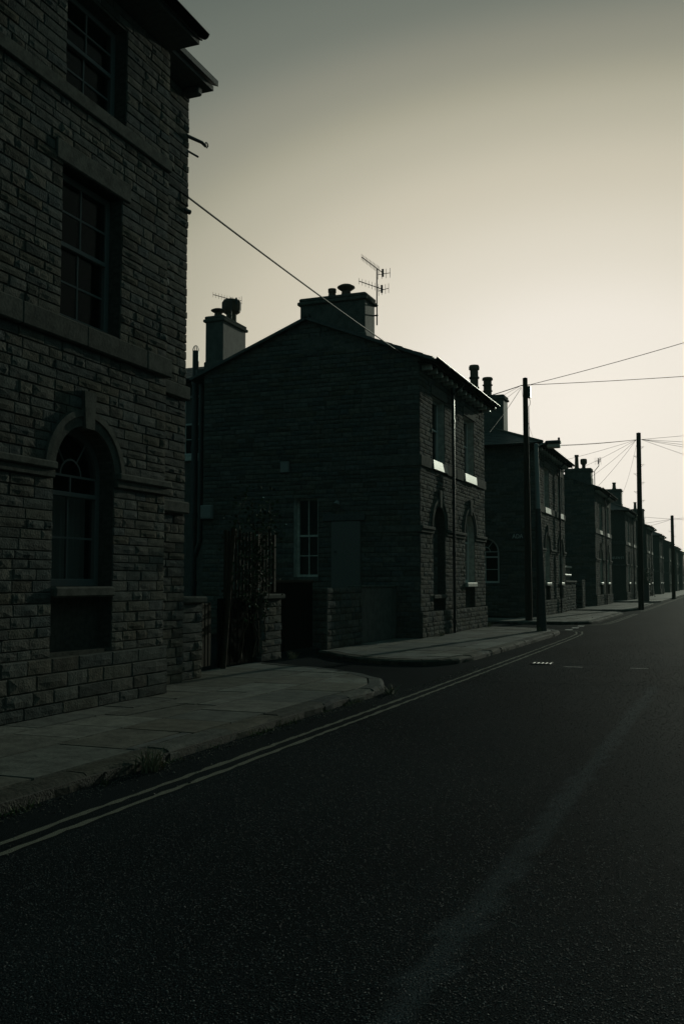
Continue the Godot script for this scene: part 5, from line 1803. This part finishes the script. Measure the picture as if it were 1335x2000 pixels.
	for i in 900:
		var d = 2.5 + rng.randf() * 9.0
		var p = Vector3(-4.07 + absf(rng.randfn(0, 0.035)), ROAD_Y, -d)
		if sin(d * 3.1) + sin(d * 7.7 + 1.0) < 0.1: continue
		var e = p + Vector3(rng.randfn(0, 0.03), rng.randf_range(0.015, 0.07), rng.randfn(0, 0.04))
		var w = Vector3(rng.randf_range(-1, 1), 0, rng.randf_range(-1, 1)).normalized() * 0.005
		var t = rng.randf_range(0.4, 0.9)
		wb.tone = Color(t * 0.8, t, t * 0.6)
		wb.tri(p - w, p + w, e)
	var ww = put(wb, "weeds", M.straw, self, "stuff")
	ww.set_meta("label", "low weeds along the foot of the near kerb")
	# grit in the gutter
	var gm = MB.new()
	gm.lathe(Vector3.ZERO, [[0.0, -0.5], [0.5, -0.2], [0.42, 0.3], [0.0, 0.5]], 5)
	var mm = MultiMesh.new()
	mm.transform_format = MultiMesh.TRANSFORM_3D
	mm.use_colors = true
	mm.mesh = gm.mesh()
	mm.instance_count = 2600
	for i in 2600:
		var d = pow(rng.randf(), 1.6) * 14.0 + 2.0
		var x = -4.06 + absf(rng.randfn(0, 0.1))
		if i % 9 == 0: x = -4.06 + rng.randf() * 0.6
		var s = rng.randf_range(0.004, 0.013)
		if i % 60 == 0: s = 0.022
		var bs = Basis.from_euler(Vector3(rng.randf() * 6, rng.randf() * 6, rng.randf() * 6)).scaled(Vector3(s, s * 0.7, s))
		if d > 11.2: x += 0.15
		mm.set_instance_transform(i, Transform3D(bs, Vector3(x, ROAD_Y + s * 0.3, -d)))
		var t = rng.randf_range(0.06, 0.3)
		mm.set_instance_color(i, Color(t, t * 0.97, t * 0.88))
	var mi = MultiMeshInstance3D.new()
	mi.name = "grit"
	mi.multimesh = mm
	mi.material_override = M.flag
	mi.set_meta("kind", "stuff")
	mi.set_meta("label", "loose grit along the foot of the near kerb")
	add_child(mi)

# pale chips of the surface dressing that stand out of the dark road near the camera
func build_chips() -> void:
	rng.seed = 611
	var gm = MB.new()
	gm.lathe(Vector3.ZERO, [[0.0, -0.5], [0.5, -0.2], [0.4, 0.32], [0.0, 0.45]], 5)
	var mm = MultiMesh.new()
	mm.transform_format = MultiMesh.TRANSFORM_3D
	mm.use_colors = true
	mm.mesh = gm.mesh()
	var cnt = 150000
	mm.instance_count = cnt
	for i in cnt:
		var d = 1.6 - 4.5 * log(1.0 - 0.998 * rng.randf())
		var x = rng.randf_range(-3.45, 0.4 + d * 0.05)
		var s = rng.randf_range(0.003, 0.0075) * (1.0 + d * 0.05)
		var bs = Basis.from_euler(Vector3(rng.randf_range(-0.6, 0.6), rng.randf() * 6.3, rng.randf_range(-0.6, 0.6))).scaled(Vector3(s, s * 0.55, s * rng.randf_range(0.6, 1.0)))
		mm.set_instance_transform(i, Transform3D(bs, Vector3(x, ROAD_Y + s * 0.02, -d)))
		var t = 0.03 + 0.15 * pow(rng.randf(), 2.5)
		mm.set_instance_color(i, Color(t * 0.92, t, t))
	var mi = MultiMeshInstance3D.new()
	mi.name = "gravel"
	mi.multimesh = mm
	mi.material_override = M.chip
	mi.set_meta("kind", "stuff")
	mi.set_meta("label", "pale stone chips standing out of the dark road surface")
	add_child(mi, true)

# the row on the other side of the street, which keeps the low sky off the road and the walls
func build_far_side() -> void:
	rng.seed = 501
	var ends = [[-14.0, -3.0], [1.5, 9.0], [13.0, 20.0], [27.0, 34.5], [38.5, 46.0], [57.0, 65.0], [74.0, 83.0], [96.0, 104.0], [115.0, 122.0], [136.0, 144.0], [158.0, 166.0]]
	var nth = ["first", "second", "third", "fourth", "fifth", "sixth", "seventh", "eighth", "ninth", "tenth", "eleventh"]
	for i in ends.size():
		var d0 = ends[i][0]; var d1 = ends[i][1]
		var h = thing("opposite_house", "%s stone house of the row across the street, outside the picture" % nth[i], "house", Vector3(9.4, 0, -(d0 + d1) * 0.5), "houses across the street")
		var x0 = 6.5; var x1 = 12.3; var ev = 6.6
		var f = Frame.new(); f.o = Vector3(x0, 0, 0); f.u = Vector3(0, 0, 1); f.n = Vector3(-1, 0, 0)
		var ops = []
		for t in [0.3, 0.7]:
			var c = -lerpf(d0, d1, t)
			ops.append(opening(c - 0.55, c + 0.55, 1.2, 2.7, false, 0.2)); ops.append(opening(c - 0.55, c + 0.55, 4.35, 5.95, false, 0.2))
		var b = MB.new()
		wall_face(b, f, -d1, -d0, 0.0, func(_u): return ev, ops)
		b.quad(Vector3(x0, 0, -d0), Vector3(x1, 0, -d0), Vector3(x1, ev, -d0), Vector3(x0, ev, -d0))
		b.quad(Vector3(x1, 0, -d1), Vector3(x0, 0, -d1), Vector3(x0, ev, -d1), Vector3(x1, ev, -d1))
		b.quad(Vector3(x1, 0, -d0), Vector3(x1, 0, -d1), Vector3(x1, ev, -d1), Vector3(x1, ev, -d0))
		put(b, "wall", M.render, h)
		for o in ops: sash_window(h, f, o, -0.14, o.v0, 1, 1, 2, M.frame)
		var rf = MB.new()
		var A = Vector3(x0 - 0.35, ev, -d0 + 0.35); var B = Vector3(x1 + 0.35, ev, -d0 + 0.35); var C = Vector3(x1 + 0.35, ev, -d1 - 0.35); var D = Vector3(x0 - 0.35, ev, -d1 - 0.35)
		var R0 = Vector3(9.4, ev + 1.3, -d0 - 2.6); var R1 = Vector3(9.4, ev + 1.3, -d1 + 2.6)
		rf.tri(A, B, R0); rf.quad(B, C, R1, R0); rf.tri(C, D, R1); rf.quad(D, A, R0, R1); rf.quad(D, C, B, A)
		put(rf, "roof", M.slate, h)
		chimney(h, 8.8, 10.0, -(d0 + d1) * 0.5 + 0.4, -(d0 + d1) * 0.5 - 0.4, 7.0, 8.9, [[9.1, -(d0 + d1) * 0.5, 0.5, 0.14, 0], [9.7, -(d0 + d1) * 0.5, 0.5, 0.14, 0]], M.render)
	var k = [Vector2(3.9, -300.0), Vector2(3.9, 30.0)]
	var pv = MB.new()
	pv.tone = Color(0.15, 0.148, 0.14)
	pv.prism(PackedVector2Array([k[0], k[1], Vector2(6.6, 30.0), Vector2(6.6, -300.0)]), -0.2, 0.0, 0.02)
	struct(pv, "pavement_opposite", M.flag)
